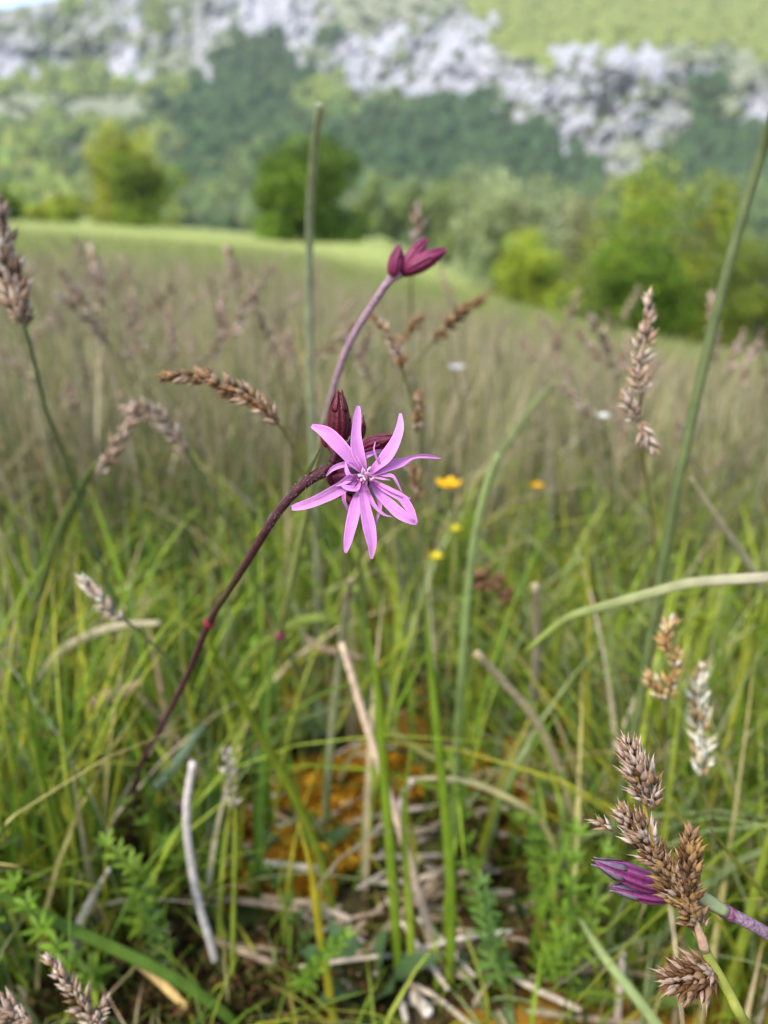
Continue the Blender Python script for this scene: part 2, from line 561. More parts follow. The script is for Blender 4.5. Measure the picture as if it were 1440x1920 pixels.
tree('yellow_bush', 'tall yellow-green tree behind the dark green bush', 1212, 37, 322, 215, YG + MG, 7000, 0.12, 9)
tree('deep_bush', 'deep green dense bush at the foot of the yellow-green tree', 1215, 30, 405, 250, DG, 8000, 0.10, 10)
tree('leafy_tree', 'mid green broad tree beside the yellow-green tree', 1332, 36, 334, 175, MG + YG, 6500, 0.12, 12)
tree('olive_bush', 'olive green big bush on the slope past the broad tree', 1452, 27, 432, 215, [(0.10, 0.13, .012), (0.13, 0.155, .015), (.085, .11, .01)], 7000, 0.09, 13)
for k, (px, tr_, w) in enumerate([(695, 338, 66), (742, 352, 54), (790, 344, 60), (833, 336, 62), (870, 348, 56)]):
    tree('field_edge_tree', 'hazy green tree, %s from the round tree in the row behind the mown field' % ('first', 'second', 'third', 'fourth', 'fifth')[k], px, 112 + 3 * (k % 3), tr_, w, HG, 2200, 0.30, 30 + k, group='row of trees behind the mown field', low=0.12)

# ------------------------------------------------------------------ grass (nobody could count it)
def blades(n, root, length, width, lean, az, cols, segs, fold, curl=1.0):
    """n grass blades as folded tapering strips; returns vertices, quads, colours"""
    t = np.linspace(0, 1, segs + 1)
    hd = np.stack([np.cos(az), np.sin(az), np.zeros(n)], -1)
    ho = length[:, None] * lean[:, None] * t[None, :] ** 1.9
    vo = length[:, None] * t[None, :] * (1 - 0.55 * (np.minimum(lean, 1.25)[:, None] ** 1.5) * t[None, :] ** 1.6)
    pts = root[:, None, :] + hd[:, None, :] * ho[..., None] + np.array([0, 0, 1.0]) * vo[..., None]
    ra = az + np.pi / 2 + RNG.normal(0, 0.6, n)
    sd = np.stack([np.cos(ra), np.sin(ra), RNG.normal(0, .12, n)], -1)
    w = width[:, None] * (1 - t[None, :] ** 2.2) * (0.75 + 0.25 * np.sin(np.pi * np.minimum(t[None, :] * 1.2 + .15, 1))) + 0.00015
    L = pts - sd[:, None, :] * w[..., None] / 2
    R = pts + sd[:, None, :] * w[..., None] / 2
    if fold:
        up = hd[:, None, :] * 0.6 + np.array([0, 0, -0.5])
        Mi = pts + up * (w * 0.28)[..., None]
        v = np.stack([L, Mi, R], 2); k = 3
    else:
        v = np.stack([L, R], 2); k = 2
    s1 = segs + 1
    base = (np.arange(n) * s1 * k)[:, None, None]
    i = np.arange(segs)[None, :, None]; j = np.arange(k - 1)[None, None, :]
    a = base + i * k + j
    q = np.stack([a, a + 1, a + k + 1, a + k], -1).reshape(-1, 4)
    tip = np.clip((t - 0.65) / 0.35, 0, 1)[None, :, None]
    c = cols[:, None, :] * (1 - 0.35 * tip) + (cols[:, None, :] * np.array([1.5, 1.15, 1.1])) * 0.35 * tip
    c = np.repeat(c[:, :, None, :], k, 2).reshape(-1, 3)
    return v.reshape(-1, 3), q, c, pts


GREENS = np.array([(0.125, 0.190, 0.014), (0.092, 0.155, 0.012), (0.170, 0.220, 0.025), (0.205, 0.240, 0.028), (0.070, 0.125, 0.018), (0.175, 0.215, 0.085), (0.23, 0.225, 0.02)])
DRY = np.array([(0.34, 0.27, 0.15), (0.42, 0.35, 0.23), (0.26, 0.19, 0.10), (0.30, 0.26, 0.10)])
OLIVE = np.array([(0.185, 0.190, 0.075), (0.23, 0.215, 0.115), (0.15, 0.165, 0.055), (0.27, 0.235, 0.15), (0.205, 0.225, 0.10), (0.30, 0.25, 0.165)])


def pick(pal, n):
    return pal[RNG.integers(0, len(pal), n)] * RNG.uniform(0.9, 1.5, n)[:, None]


def grass(name, label, n, r0, r1, azw, lmin, lmax, wmin, wmax, pal, dry, segs, fold, power=1.0, dens=None, leanm=0.45, reject=None, clump=None, lenmul=None):
    if clump:
        nc = n // clump
        cr = r0 + (r1 - r0) * RNG.random(nc) ** power
        ca = RNG.uniform(-azw, azw, nc)
        idx = RNG.integers(0, nc, n)
        sp = 0.016 + 0.012 * cr[idx]
        x = cr[idx] * np.sin(ca[idx]) + RNG.normal(0, 1, n) * sp
        y = cr[idx] * np.cos(ca[idx]) + RNG.normal(0, 1, n) * sp
        tint = RNG.uniform(0.75, 1.25, nc)[idx]
    else:
        r = r0 + (r1 - r0) * RNG.random(n) ** power
        a = RNG.uniform(-azw, azw, n)
        x, y = r * np.sin(a), r * np.cos(a); tint = np.ones(n)
    z = H(x, y) - 0.004
    root = np.stack([x, y, z], -1)
    ln = RNG.uniform(lmin, lmax, n)
    if lenmul is not None: ln = ln * lenmul(root)
    wd = RNG.uniform(wmin, wmax, n)
    lean = np.abs(RNG.normal(leanm, 0.28, n)); az = RNG.uniform(0, 2 * np.pi, n)
    c = pick(pal, n) * tint[:, None]
    dr = RNG.random(n) < dry
    c[dr] = pick(DRY, dr.sum())
    keep = np.ones(n, bool)
    if dens is not None:
        keep &= RNG.random(n) < dens(root)
    hd = np.stack([np.cos(az), np.sin(az)], -1)
    for tt in (0.2, 0.35, 0.5, 0.62, 0.75, 0.88, 1.0):
        tipx = x + hd[:, 0] * ln * lean * tt ** 1.9; tipy = y + hd[:, 1] * ln * lean * tt ** 1.9
        tipz = z + ln * tt * (1 - 0.55 * np.minimum(lean, 1.25) ** 1.5 * tt ** 1.6)
        tpx, tpy, td = project(np.stack([tipx, tipy, tipz], -1))
        keep &= td > 0.29 if r0 < 1 else td > 0.5
        if reject is not None: keep &= ~reject(tpx, tpy, td)
    k = keep
    v, q, cc, pts = blades(int(k.sum()), root[k], ln[k], wd[k], lean[k], az[k], c[k], segs, fold)
    me = fast_mesh(name, v, q, cc, M_GRASS)
    o = bpy.data.objects.new(name, me); COL.objects.link(o)
    return tag(o, label, 'grass', kind='stuff')


def near_dens(root):
    px, py, d = project(root)
    litter = np.exp(-(((px - 720) / 380) ** 4 + ((py - 1680) / 260) ** 4))
    dark = np.exp(-(((px - 720) / 420) ** 2 + ((py - 1330) / 130) ** 2))
    return 1 - 0.93 * litter - 0.35 * dark


def tall_reject(px, py, d):
    """keep close tall tips from standing over the far view, where the photograph shows none"""
    near_stem = np.abs(px - np.interp(py, [880, 985, 1108, 1168, 1280, 1373, 1440, 1530, 1655], [618, 505, 428, 392, 345, 297, 262, 247, 237])) < 26
    near_stem &= (py > 880) & (py < 1655) & (d < np.interp(py, [880, 1168, 1440, 1655], [.21, .30, .44, .51]))
    return ((py < 800) & (d < 1.2)) | near_stem


grass('grass', 'green meadow grass blades growing thickly around the pink flower', 9500, 0.36, 2.3, math.radians(48), 0.07, 0.27, 0.0020, 0.0056, GREENS, 0.12, 6, True, 1.55, near_dens, 0.45, tall_reject, clump=14)
grass('grass', 'short green turf between the dead stalks on the ground', 6500, 0.20, 1.1, math.radians(55), 0.025, 0.085, 0.0013, 0.0032, GREENS, 0.16, 4, True, 0.8, lambda r: 0.2 + 0.8 * near_dens(r), 0.6, lambda px, py, d: tall_reject(px, py, d) & (py > 800))
grass('grass', 'broad light green grass leaves standing in the thick of the meadow', 900, 0.45, 1.3, math.radians(45), 0.10, 0.25, 0.005, 0.009, GREENS[[0, 2, 3, 5]] * 1.1, 0.08, 7, True, 1.0, near_dens, 0.5, tall_reject)
grass('grass', 'olive and straw coloured hay grass of the middle meadow', 27000, 0.85, 7.0, math.radians(42), 0.14, 0.36, 0.0025, 0.0065, OLIVE, 0.26, 4, False, 1.25, None, 0.30, None, clump=16)
grass('grass', 'even green grass at the far side of the meadow', 36000, 6.0, 33.0, math.radians(38), 0.12, 0.30, 0.005, 0.012, np.vstack([OLIVE[:3], GREENS[2:4] * 0.9, GREENS[5:6]]), 0.08, 3, False, 1.2, None, 0.3)
grass('grass', 'short pale green grass of the mown field', 20000, 30.0, 75.0, math.radians(34), 0.06, 0.14, 0.02, 0.05, np.array([(0.21, 0.235, 0.06), (0.185, 0.22, 0.055), (0.24, 0.25, 0.075)]), 0.03, 2, False, 1.1, None, 0.5)

# ------------------------------------------------------------------ ragged robin
def zp(zx, zy, dz=0.0, d=FOCUS):
    """a point from the enlarged study of the bloom; dz in mm, positive away from the camera"""
    return P(500 + zx / 3.789, 700 + zy / 3.789, d + dz / 1000)


def spindle(mb, a, b, r, prof, ribs=10, col0=(.1, .01, .02), col1=(.2, .03, .05), n=40, depth=0.10, teeth=True, rows=18, bend=None):
    """ribbed calyx from base a to tip b; prof = list of (t, radius factor)"""
    a, b = np.asarray(a, float), np.asarray(b, float)
    ax = b - a; Lh = np.linalg.norm(ax); ax /= Lh
    s = np.cross(ax, [0.3, 0.2, 1.0]); s /= np.linalg.norm(s); u = np.cross(ax, s)
    ts = np.linspace(0, 1, rows)
    rf = np.interp(ts, [p[0] for p in prof], [p[1] for p in prof])
    an = np.linspace(0, 2 * np.pi, n, endpoint=False)
    rib = np.cos(an * ribs)
    V, C = [], []
    for t, f in zip(ts, rf):
        rr = r * f * (1 + depth * rib)
        cen = a + ax * Lh * t
        if bend is not None: cen = cen + np.asarray(bend) * math.sin(math.pi * t)
        V.append(cen + s * (np.cos(an) * rr)[:, None] + u * (np.sin(an) * rr)[:, None])
        k = (rib * 0.5 + 0.5)[:, None]
        C.append(np.array(col0) * (1 - k) + np.array(col1) * k)
    f = []
    for i in range(rows - 1):
        for j in range(n):
            k = (j + 1) % n
            f.append((i * n + j, i * n + k, (i + 1) * n + k, (i + 1) * n + j))
    f.append(tuple(range(n - 1, -1, -1))); f.append(tuple(range((rows - 1) * n, rows * n)))
    mb.add(np.vstack(V), f, np.vstack(C))
    return ax, s, u, Lh


BUDPROF = [(0, .30), (.06, .62), (.18, .88), (.38, 1.0), (.58, .93), (.76, .68), (.90, .36), (.97, .18), (1, .05)]


def bud(parent, a, b, r, dark=(.026, .0015, .004), light=(.105, .005, .013), spread=0.15, tcol=None, ribs=10, depth=.10):
    mb = MB()
    ax, s, u, Lh = spindle(mb, a, b, r, BUDPROF, col0=dark, col1=light, ribs=ribs, depth=depth)
    o = mb.build('bud', M_CALYX, parent)
    tcol = np.array(light) * 1.1 if tcol is None else np.array(tcol)
    for k in range(5):
        an = k * 2 * math.pi / 5 + 0.3
        dr = s * math.cos(an) + u * math.sin(an)
        a = np.asarray(a, float)
        p0 = a + ax * Lh * .62 + dr * r * .93
        p1 = a + ax * Lh * .80 + dr * r * .68
        p2 = a + ax * Lh * .93 + dr * r * .42
        p3 = a + ax * Lh * 1.03 + dr * r * (.20 + spread)
        m2 = MB()
        pts = smooth([p0, p1, p2, p3], 8)
        tube(m2, pts, np.array([.55, .62, .58, .48, .36, .24, .14, .04]) * r, np.linspace(1, 1.5, 8)[:, None] * tcol * .6, t=r * .10, n=6, face=dr)
        m2.v[0] = m2.v[0] - np.array(parent['_base'])
        me = make_mesh('tooth', m2.v[0], m2.f, m2.c[0], M_CALYX)
        t = bpy.data.objects.new('tooth', me); COL.objects.link(t); t.parent = o
    return o


def lobe_mesh(pts, w, trough, cols, roll=0.0, nx=11):
    """one strap of a petal: a thin curved sheet with a shallow trough"""
    m = len(pts)
    tan = np.gradient(pts, axis=0); tan /= np.linalg.norm(tan, axis=1)[:, None]
    face = CAMV - pts.mean(0); face /= np.linalg.norm(face)
    sd = np.cross(tan, face); sd /= np.linalg.norm(sd, axis=1)[:, None]
    nr = np.cross(sd, tan)
    rl = np.broadcast_to(np.asarray(roll, float), (m,))[:, None]
    sd, nr = sd * np.cos(rl) + nr * np.sin(rl), nr * np.cos(rl) - sd * np.sin(rl)
    e = np.linspace(-1, 1, nx)
    top = pts[:, None, :] + sd[:, None, :] * (e[None, :, None] * w[:, None, None] / 2) - nr[:, None, :] * (trough * ((1 - np.abs(e) ** 1.3) + .10 * np.cos(e * 11))[None, :, None] * w[:, None, None])
    th = 0.00012
    bot = top - nr[:, None, :] * th * (1 - e ** 4)[None, :, None]
    v = np.concatenate([top.reshape(-1, 3), bot.reshape(-1, 3)])
    N_ = m * nx
    f = []
    for i in range(m - 1):
        for j in range(nx - 1):
            q = (i * nx + j, i * nx + j + 1, (i + 1) * nx + j + 1, (i + 1) * nx + j)
            f.append(q); f.append(tuple(N_ + k for k in reversed(q)))
    for i in range(m - 1):
        f.append((i * nx, (i + 1) * nx, N_ + (i + 1) * nx, N_ + i * nx))
        a, b = i * nx + nx - 1, (i + 1) * nx + nx - 1
        f.append((b, a, N_ + a, N_ + b))
    mid = (1 - 0.06 * np.exp(-(e / 0.2) ** 2) + 0.03 * np.abs(e))[None, :, None]
    sr = np.random.default_rng(int(abs(pts[-1, 0]) * 1e7) % 9973)
    streak = 1 + sr.normal(0, .05, nx)[None, :, None] + sr.normal(0, .02, (m, nx))[..., None]
    c = (cols[:, None, :] * mid * streak).reshape(-1, 3)
    return v, f, np.concatenate([c, c * 0.95])


PINK = np.array([0.68, 0.28, 0.63]); DEEP = np.array([0.44, 0.11, 0.36])


def build_ragged_robin():
    # stem down to the turf
    base, bd = G(237, 1655)
    t = thing('ragged_robin', base, 'ragged robin with one open pink fringed flower and dark maroon buds', 'flower')
    path = [(618, 880, .2085), (590, 893, .2095), (562, 915, .212), (530, 950, .217), (505, 985, .224), (465, 1050, .240), (428, 1108, .262), (392, 1168, .292), (345, 1280, .345), (297, 1373, .395), (262, 1440, .43), (247, 1530, .465)]
    pts = np.array([P(*p) for p in path] + [base])
    sp = smooth(pts, 70)
    s = np.linspace(0, 1, 70)
    col = np.array([.075, .022, .030])[None] * np.ones((70, 1))
    gr = np.array([.085, .070, .018])
    k = (np.exp(-((s - .50) / .05) ** 2) * .8 + sstep(.80, 1, s) * .6)[:, None]
    col = col * (1 - k) + gr * k
    w = np.interp(s, [0, .10, .2, .5, 1], [.0034, .0031, .0025, .0025, .0029])
    mb = MB(); tube(mb, sp, w, col, n=12); mb.build('stem', M_STEM, t)
    nd = P(392, 1168, .292)
    mb = MB(); dirn = P(380, 1195, .305) - P(402, 1145, .281); dirn /= np.linalg.norm(dirn)
    q = np.array([nd + dirn * x for x in np.linspace(-.0022, .0022, 7)])
    tube(mb, q, np.array([.0026, .0036, .0043, .0045, .0042, .0034, .0026]), np.array([.20, .018, .03]), n=12); mb.build('node', M_STEM, t)
    # thin hairs on the upper stem
    mb = MB(); r = np.random.default_rng(4)
    for i in range(420):
        k = r.integers(0, 24); p = sp[k] + (sp[k + 1] - sp[k]) * r.random()
        d = r.normal(size=3); d /= np.linalg.norm(d)
        ra = w[k] / 2
        tube(mb, np.array([p + d * ra * .8, p + d * (ra + r.uniform(.0003, .0009))]), np.array([.00010, .00003]), np.array([.45, .38, .42]), n=3)
    o = mb.build('stem_hair', M_STEM, t); o['kind'] = 'stuff'
    # small bract leaf where the buds fork
    mb = MB(); pb = smooth([P(570, 905, .2105), P(578, 885, .209), P(590, 862, .207), P(600, 841, .206)], 9)
    tube(mb, pb, np.array([.0014, .0018, .0019, .0018, .0015, .0012, .0009, .0005, .0002]), np.array([.06, .06, .018]), t=.0003, n=6, roll=.9); mb.build('bract', M_LEAF, t)
    mb = MB(); pb = smooth([P(612, 888, .206), P(616, 878, .204), P(622, 868, .203)], 6)
    tube(mb, pb, np.array([.0016, .0018, .0016, .0012, .0007, .0002]), np.array([.09, .03, .03]), t=.0003, n=6); mb.build('bract', M_LEAF, t)
    # flower stalks joining stem, calyx and buds
    for pp, ww in (([zp(470, 640, 8), zp(500, 560, 8), zp(512, 500, 8)], .0026), ([zp(480, 640, 8), zp(580, 560, 10), zp(690, 515, 9)], .0026),
                   ([zp(455, 670, 8), zp(480, 740, 10), zp(520, 760, 12)], .003), ([zp(500, 600, 9), zp(470, 540, 11), zp(445, 500, 12)], .0022), ([zp(520, 590, 10), zp(600, 500, 13), zp(640, 420, 14)], .0022)):
        mb = MB(); tube(mb, smooth(pp, 10), np.full(10, ww), np.array([.05, .006, .013]), n=10); mb.build('flower_stalk', M_CALYX, t)
    # buds
    bud(t, zp(512, 505, 8), zp(515, 128, 6), .00285)
    bud(t, zp(672, 540, 9), zp(905, 448, 5), .00215, dark=(.050, .004, .013), light=(.17, .020, .048))
    bud(t, zp(632, 480, 15), zp(672, 310, 15), .0022)
    bud(t, zp(440, 525, 12), zp(412, 372, 14), .0017)
    # short dark scales around the upright bud
    for a, b in (((470, 470), (395, 355)), ((560, 470), (600, 300)), ((650, 430), (690, 288)), ((460, 430), (398, 362))):
        mb = MB(); tube(mb, smooth([zp(*a, 9), zp((a[0] + b[0]) / 2 + 8, (a[1] + b[1]) / 2, 7), zp(*b, 8)], 7), np.array([.0012, .0014, .0013, .001, .0008, .0005, .0001]), np.array([.09, .009, .018]), t=.0003, n=6)
        mb.build('sepal', M_CALYX, t)
    # calyx of the open flower
    mb = MB(); spindle(mb, zp(500, 765, 15), zp(690, 735, 1.5), .0040, [(0, .35), (.1, .7), (.35, 1.0), (.65, 1.0), (.85, .85), (1, .62)], col0=(.025, .003, .010), col1=(.085, .013, .034))
    mb.build('calyx', M_CALYX, t)
    for a, b, c in (((590, 860), (590, 930), (560, 880)), ((480, 800), (440, 760), (428, 730)), ((560, 860), (500, 870), (492, 900)), ((520, 690), (570, 660), (610, 640))):
        mb = MB(); tube(mb, smooth([zp(*a, 7), zp(*b, 4), zp(*c, 3)], 7), np.array([.0016, .0016, .0014, .0011, .0008, .0005, .0001]), np.array([.12, .018, .045]), t=.0003, n=6)
        mb.build('sepal', M_CALYX, t)
    # petals: each list of lobes = [(zoom x, zoom y, mm), ...], widths in zoom pixels, roll
    PET = [
        [([(690, 715, 1), (652, 665, -.6), (600, 605, -1.6), (510, 505, -2.2), (420, 420, -1.6), (318, 372, 0)], [22, 58, 92, 104, 92, 34], .15),
         ([(695, 710, 1), (680, 650, -.8), (648, 560, -2.0), (636, 440, -2.6), (645, 320, -2.2), (652, 230, -1.0)], [20, 66, 92, 74, 62, 28], -.15),
         ([(660, 690, .5), (600, 650, -1.0), (540, 650, -1.5), (470, 678, -1.2), (424, 728, 0)], [18, 40, 38, 34, 8], .3),
         ([(685, 660, .2), (690, 600, -1.2), (740, 570, -1.0), (800, 552, .5), (868, 546, 2)], [18, 40, 36, 28, 8], -.3)],
        [([(735, 715, 1), (770, 670, -.8), (840, 600, -1.8), (905, 500, -2.4), (945, 390, -2.0), (950, 284, -.5)], [20, 62, 98, 92, 62, 22], .25),
         ([(735, 722, 1), (790, 692, -.4), (870, 655, -1.0), (960, 632, -.8), (1040, 597, .2), (1130, 588, .6), (1238, 603, 1.6)], [20, 62, 82, 60, 20, 38, 10], -.2),
         ([(770, 690, .5), (800, 650, -1.0), (780, 600, -2.0), (762, 540, -2.6), (772, 484, -2.2)], [12, 20, 14, 11, 5], .2),
         ([(770, 715, .5), (840, 720, -.4), (895, 730, -.6), (925, 775, -.3), (960, 842, .8)], [14, 34, 26, 20, 6], .3)],
        [([(735, 760, 1), (785, 835, -.6), (850, 905, -1.4), (940, 990, -1.6), (1020, 1045, -1.2), (1070, 1068, 0)], [20, 54, 82, 80, 52, 22], .1),
         ([(740, 752, 1), (810, 800, -1.2), (890, 845, -2.0), (960, 885, -2.0), (1020, 970, -1.4), (1066, 1062, -.4)], [20, 44, 56, 62, 58, 20], -.2),
         ([(745, 750, .5), (830, 800, -1.6), (920, 845, -2.4), (980, 872, -1.8), (1024, 893, -1.0)], [14, 30, 26, 18, 5], .2),
         ([(745, 735, .2), (800, 745, -1.0), (840, 752, -1.3), (878, 758, -.8)], [10, 16, 12, 5], 0)],
        [([(700, 770, 1), (688, 850, -.8), (700, 950, -2.0), (728, 1090, -2.2), (748, 1220, -1.4), (744, 1318, .2)], [20, 58, 84, 92, 62, 24], .1),
         ([(690, 775, 1), (655, 850, -.6), (632, 940, -1.4), (602, 1070, -1.4), (578, 1180, -.4), (560, 1275, .8)], [20, 44, 84, 92, 72, 20], -.1),
         ([(705, 790, .5), (735, 880, -1.2), (770, 945, -1.8), (830, 1000, -1.4), (888, 1019, -.6)], [14, 34, 32, 18, 5], .2),
         ([(730, 790, .5), (795, 890, .2), (803, 960, 0), (785, 1030, .4), (774, 1090, 1)], [14, 34, 28, 18, 5], .3),
         ([(660, 800, .8), (560, 830, 1.2), (548, 890, 1.6), (565, 945, 2.0), (590, 982, 2.4)], [14, 28, 28, 22, 8], .2)],
        [([(665, 745, 1), (610, 775, -1.4), (540, 810, -2.0), (430, 868, -1.8), (300, 925, -.8), (176, 958, 1.0)], [20, 62, 88, 86, 72, 40], .12),
         ([(670, 740, 1), (600, 742, -1.8), (540, 775, -2.8), (490, 800, -2.4)], [18, 56, 44, 10], .5),
         ([(665, 760, 1), (640, 815, -1.6), (570, 812, -2.6), (515, 782, -2.6)], [18, 40, 40, 8], -.5),
         ([(665, 735, .5), (610, 745, -1.4), (572, 700, -2.2), (560, 630, -1.8)], [16, 44, 36, 8], .3)],
    ]
    rr = np.random.default_rng(8)
    for lobes in PET:
        first = None
        for li, (lp, lw, roll) in enumerate(lobes):
            m = 26
            pts = smooth([zp(*q) for q in lp], m)
            ts = np.linspace(0, 1, m)
            wz = np.interp(ts, np.linspace(0, 1, len(lw)), lw)
            wz = np.convolve(np.pad(wz, 2, mode='edge'), [.1, .2, .4, .2, .1], 'valid')
            w = wz / 3.789 * FOCUS / 1440
            w[-1] *= .70; w[-2] *= .95
            w *= 1 + .05 * np.sin(ts * rr.uniform(9, 16) + rr.uniform(0, 6))
            k = np.exp(-ts * 4.2)[:, None]
            c = PINK * (1 - k) + DEEP * k
            c = c * rr.uniform(.93, 1.05)
            v, f, cc = lobe_mesh(pts, w, rr.uniform(.12, .24), c, roll=roll + .25 * np.sin(ts * 3 + rr.uniform(0, 3)))
            nm = 'petal' if first is None else 'lobe'
            me = make_mesh(nm, v - np.array(t['_base']), f, cc, M_PETAL)
            o = bpy.data.objects.new(nm, me); COL.objects.link(o)
            o.parent = t if first is None else first
            if first is None: first = o
    # stamens and styles in the throat
    for k in range(11):
        an = k * 2.4; rad = 8 + 5.2 * k
        a = zp(700 + rr.normal(0, 8), 735 + rr.normal(0, 8), 1.5)
        ex, ey = 702 + math.cos(an) * rad, 735 + math.sin(an) * rad * 1.05
        e = zp(ex, ey, -3.2 - rr.random() * 1.6)
        mid = (a + e) / 2 + (zp(ex, ey, -4) - zp(700, 735, -4)) * .15
        mb = MB(); tube(mb, smooth([a, mid, e], 8), np.full(8, .00032), np.array([.72, .42, .68]), n=6)
        o = mb.build('stamen', M_PETAL, t)
        mb = MB(); ax = rr.normal(size=3); ax /= np.linalg.norm(ax)
        q = np.array([e + ax * x for x in np.linspace(-.0009, .0009, 7)])
        dk = k % 3 == 0
        tube(mb, q, np.array([.0003, .0005, .0006, .00065, .0006, .0005, .0003]), np.array([.30, .10, .16] if dk else [.60, .42, .53]), n=8)
        me_o = mb.build('anther', M_PETAL, o)
    for k in range(6):
        an = k * 1.05 + .4
        a = zp(700, 735, 0); e = zp(702 + math.cos(an) * 62, 742 + math.sin(an) * 62, -2.5)
        mb = MB(); tube(mb, smooth([a, (a + e) / 2 + (zp(700, 735, -2) - zp(700, 735, 0)), e], 7), np.array([.0011, .0012, .0011, .0009, .0007, .0005, .0002]), np.array([.78, .42, .72]), t=.0003, n=6)
        mb.build('crown_scale', M_PETAL, t)


build_ragged_robin()


def build_budding_robins():
    # the one behind: three purple buds held up on a slanting stem
    base, bd = G(470, 1420)
    t = thing('ragged_robin', base, 'blurred ragged robin with three purple buds on a slanting pale mauve stem', 'flower')
    path = [(752, 512, .300), (733, 523, .302), (700, 570, .310), (655, 645, .325), (628, 720, .340), (607, 800, .355), (580, 940, .385), (548, 1090, .43), (523, 1190, .47), (503, 1270, .51)]
    pts = np.array([P(*p) for p in path] + [base]); sp = smooth(pts, 50); s = np.linspace(0, 1, 50)
    c0, c1 = np.array([.34, .21, .27]), np.array([.17, .18, .05])
    k = sstep(.35, .6, s)[:, None]
    mb = MB(); tube(mb, sp, np.interp(s, [0, .05, .15, 1], [.004, .0042, .003, .0028]), c0 * (1 - k) + c1 * k, n=10); mb.build('stem', M_STEM, t)
    kw = dict(dark=(.10, .008, .035), light=(.22, .030, .085))
    bud(t, P(737, 520, .300), P(748, 460, .297), .0030, **kw)
    bud(t, P(752, 510, .300), P(800, 448, .300), .0028, **kw)
    bud(t, P(760, 508, .299), P(836, 468, .296), .0032, **kw)
    bud(t, P(745, 512, .302), P(815, 492, .304), .0026, **kw)
    nd = P(523, 1190, .47)
    mb = MB(); q = np.array([nd + np.array([0, .0, 1.0]) * x for x in np.linspace(-.0034, .0034, 7)])
    tube(mb, q, np.array([.003, .0055, .0068, .007, .0066, .0055, .003]), np.array([.25, .03, .075]), n=12); mb.build('node', M_STEM, t)
    for lp in ([(523, 1188, .47), (560, 1165, .465), (600, 1160, .46), (655, 1165, .465)], [(521, 1190, .47), (490, 1210, .48), (455, 1250, .49), (430, 1310, .50)], [(527, 1180, .47), (545, 1110, .475), (560, 1020, .485), (575, 930, .49)]):
        mb = MB(); pts = smooth([P(*q) for q in lp], 12)
        tube(mb, pts, np.sin(np.linspace(.35, 3.1, 12)) * .0058 + .0003, np.array([.16, .20, .035]), t=.0006, n=6, trough=.1); mb.build('leaf', M_LEAF, t)
    # the one leaning in past the sedge
    base, bd = G(1640, 2060)
    t = thing('ragged_robin', base, 'ragged robin with two streaked purple buds leaning in behind the sharp sedge', 'flower')
    path = [(1262, 1662, .2085), (1300, 1680, .2085), (1360, 1709, .2085), (1440, 1752, .2095), (1540, 1830, .225)]
    pts = np.array([P(*p) for p in path] + [base]); sp = smooth(pts, 60); s = np.linspace(0, 1, 60)
    mb = MB(); col = np.array([.20, .13, .17])[None] * np.ones((60, 1))
    k = (1 - sstep(.13, .2, s))[:, None]; col = col * (1 - k) + np.array([.19, .23, .10]) * k
    tube(mb, sp, np.interp(s, [0, .1, .2, 1], [.0026, .0032, .0034, .0032]), col, n=12); mb.build('stem', M_STEM, t)
    kw = dict(dark=(.085, .010, .055), light=(.22, .045, .15), tcol=(.22, .16, .22), ribs=8)
    bud(t, P(1238, 1662, .2085), P(1116, 1616, .203), .0029, **kw)
    bud(t, P(1260, 1680, .211), P(1148, 1664, .207), .0027, **kw)
    mb = MB(); pts = smooth([P(1365, 1712, .206), P(1335, 1694, .2055), P(1305, 1674, .2055), P(1280, 1662, .206)], 10)
    tube(mb, pts, np.array([.0028, .0032, .0035, .0036, .0035, .0031, .0026, .0019, .0011, .0003]), np.array([.25, .28, .14]), t=.0008, n=6, trough=.12); mb.build('bract', M_LEAF, t)
    nd = P(1362, 1710, .2085); dv = P(1385, 1722, .2085) - P(1340, 1698, .2085); dv /= np.linalg.norm(dv)
    mb = MB(); q = np.array([nd + dv * x for x in np.linspace(-.0028, .0028, 7)])
    tube(mb, q, np.array([.0031, .0036, .0039, .0039, .0038, .0036, .0034]), np.array([.20, .07, .12]), n=12); mb.build('node', M_STEM, t)


build_budding_robins()

# ------------------------------------------------------------------ sedges
def spikelet_mesh():
    """a pointed scale-like fruit, 1 unit long, growing along +Z"""
    prof = [(0, .08, 0), (.20, .33, .02), (.44, .40, .05), (.68, .25, .11), (.88, .08, .18)]
    n = 5; V = []
    for z, r, o in prof:
        for j in range(n):
            a = 2 * math.pi * j / n
            V.append((math.cos(a) * r * .46 + o * .5, math.sin(a) * r * .62, z))
    V.append((.15, 0, 1.12))
    F = []
    for i in range(len(prof) - 1):
        for j in range(n):
            k = (j + 1) % n
            F.append((i * n + j, i * n + k, (i + 1) * n + k, (i + 1) * n + j))
    L = (len(prof) - 1) * n
    for j in range(n): F.append((L + j, L + (j + 1) % n, len(V) - 1))
    F.append(tuple(range(n - 1, -1, -1)))
    return np.array(V), F


SV, SF = spikelet_mesh()
SPAL = [(.36, .25, .185), (.25, .145, .075), (.13, .06, .024), (.47, .365, .30), (.30, .175, .06)]
SPVAR = []
for _k, _c in enumerate(SPAL):
    cc = np.tile(np.array(_c), (len(SV), 1)) * (0.65 + 0.55 * SV[:, 2:3])
    sv = SV.copy(); sv[:, :2] *= (0.85, 1.0, 0.75, 0.9, 1.05)[_k]; sv[-1] += np.array([(0.1, 0, .25), (.05, 0, .1), (.2, .05, .35), (0, 0, .15), (.1, -.05, .1)][_k])
    SPVAR.append(make_mesh('spikelet', sv, SF, cc, M_SPIKE))


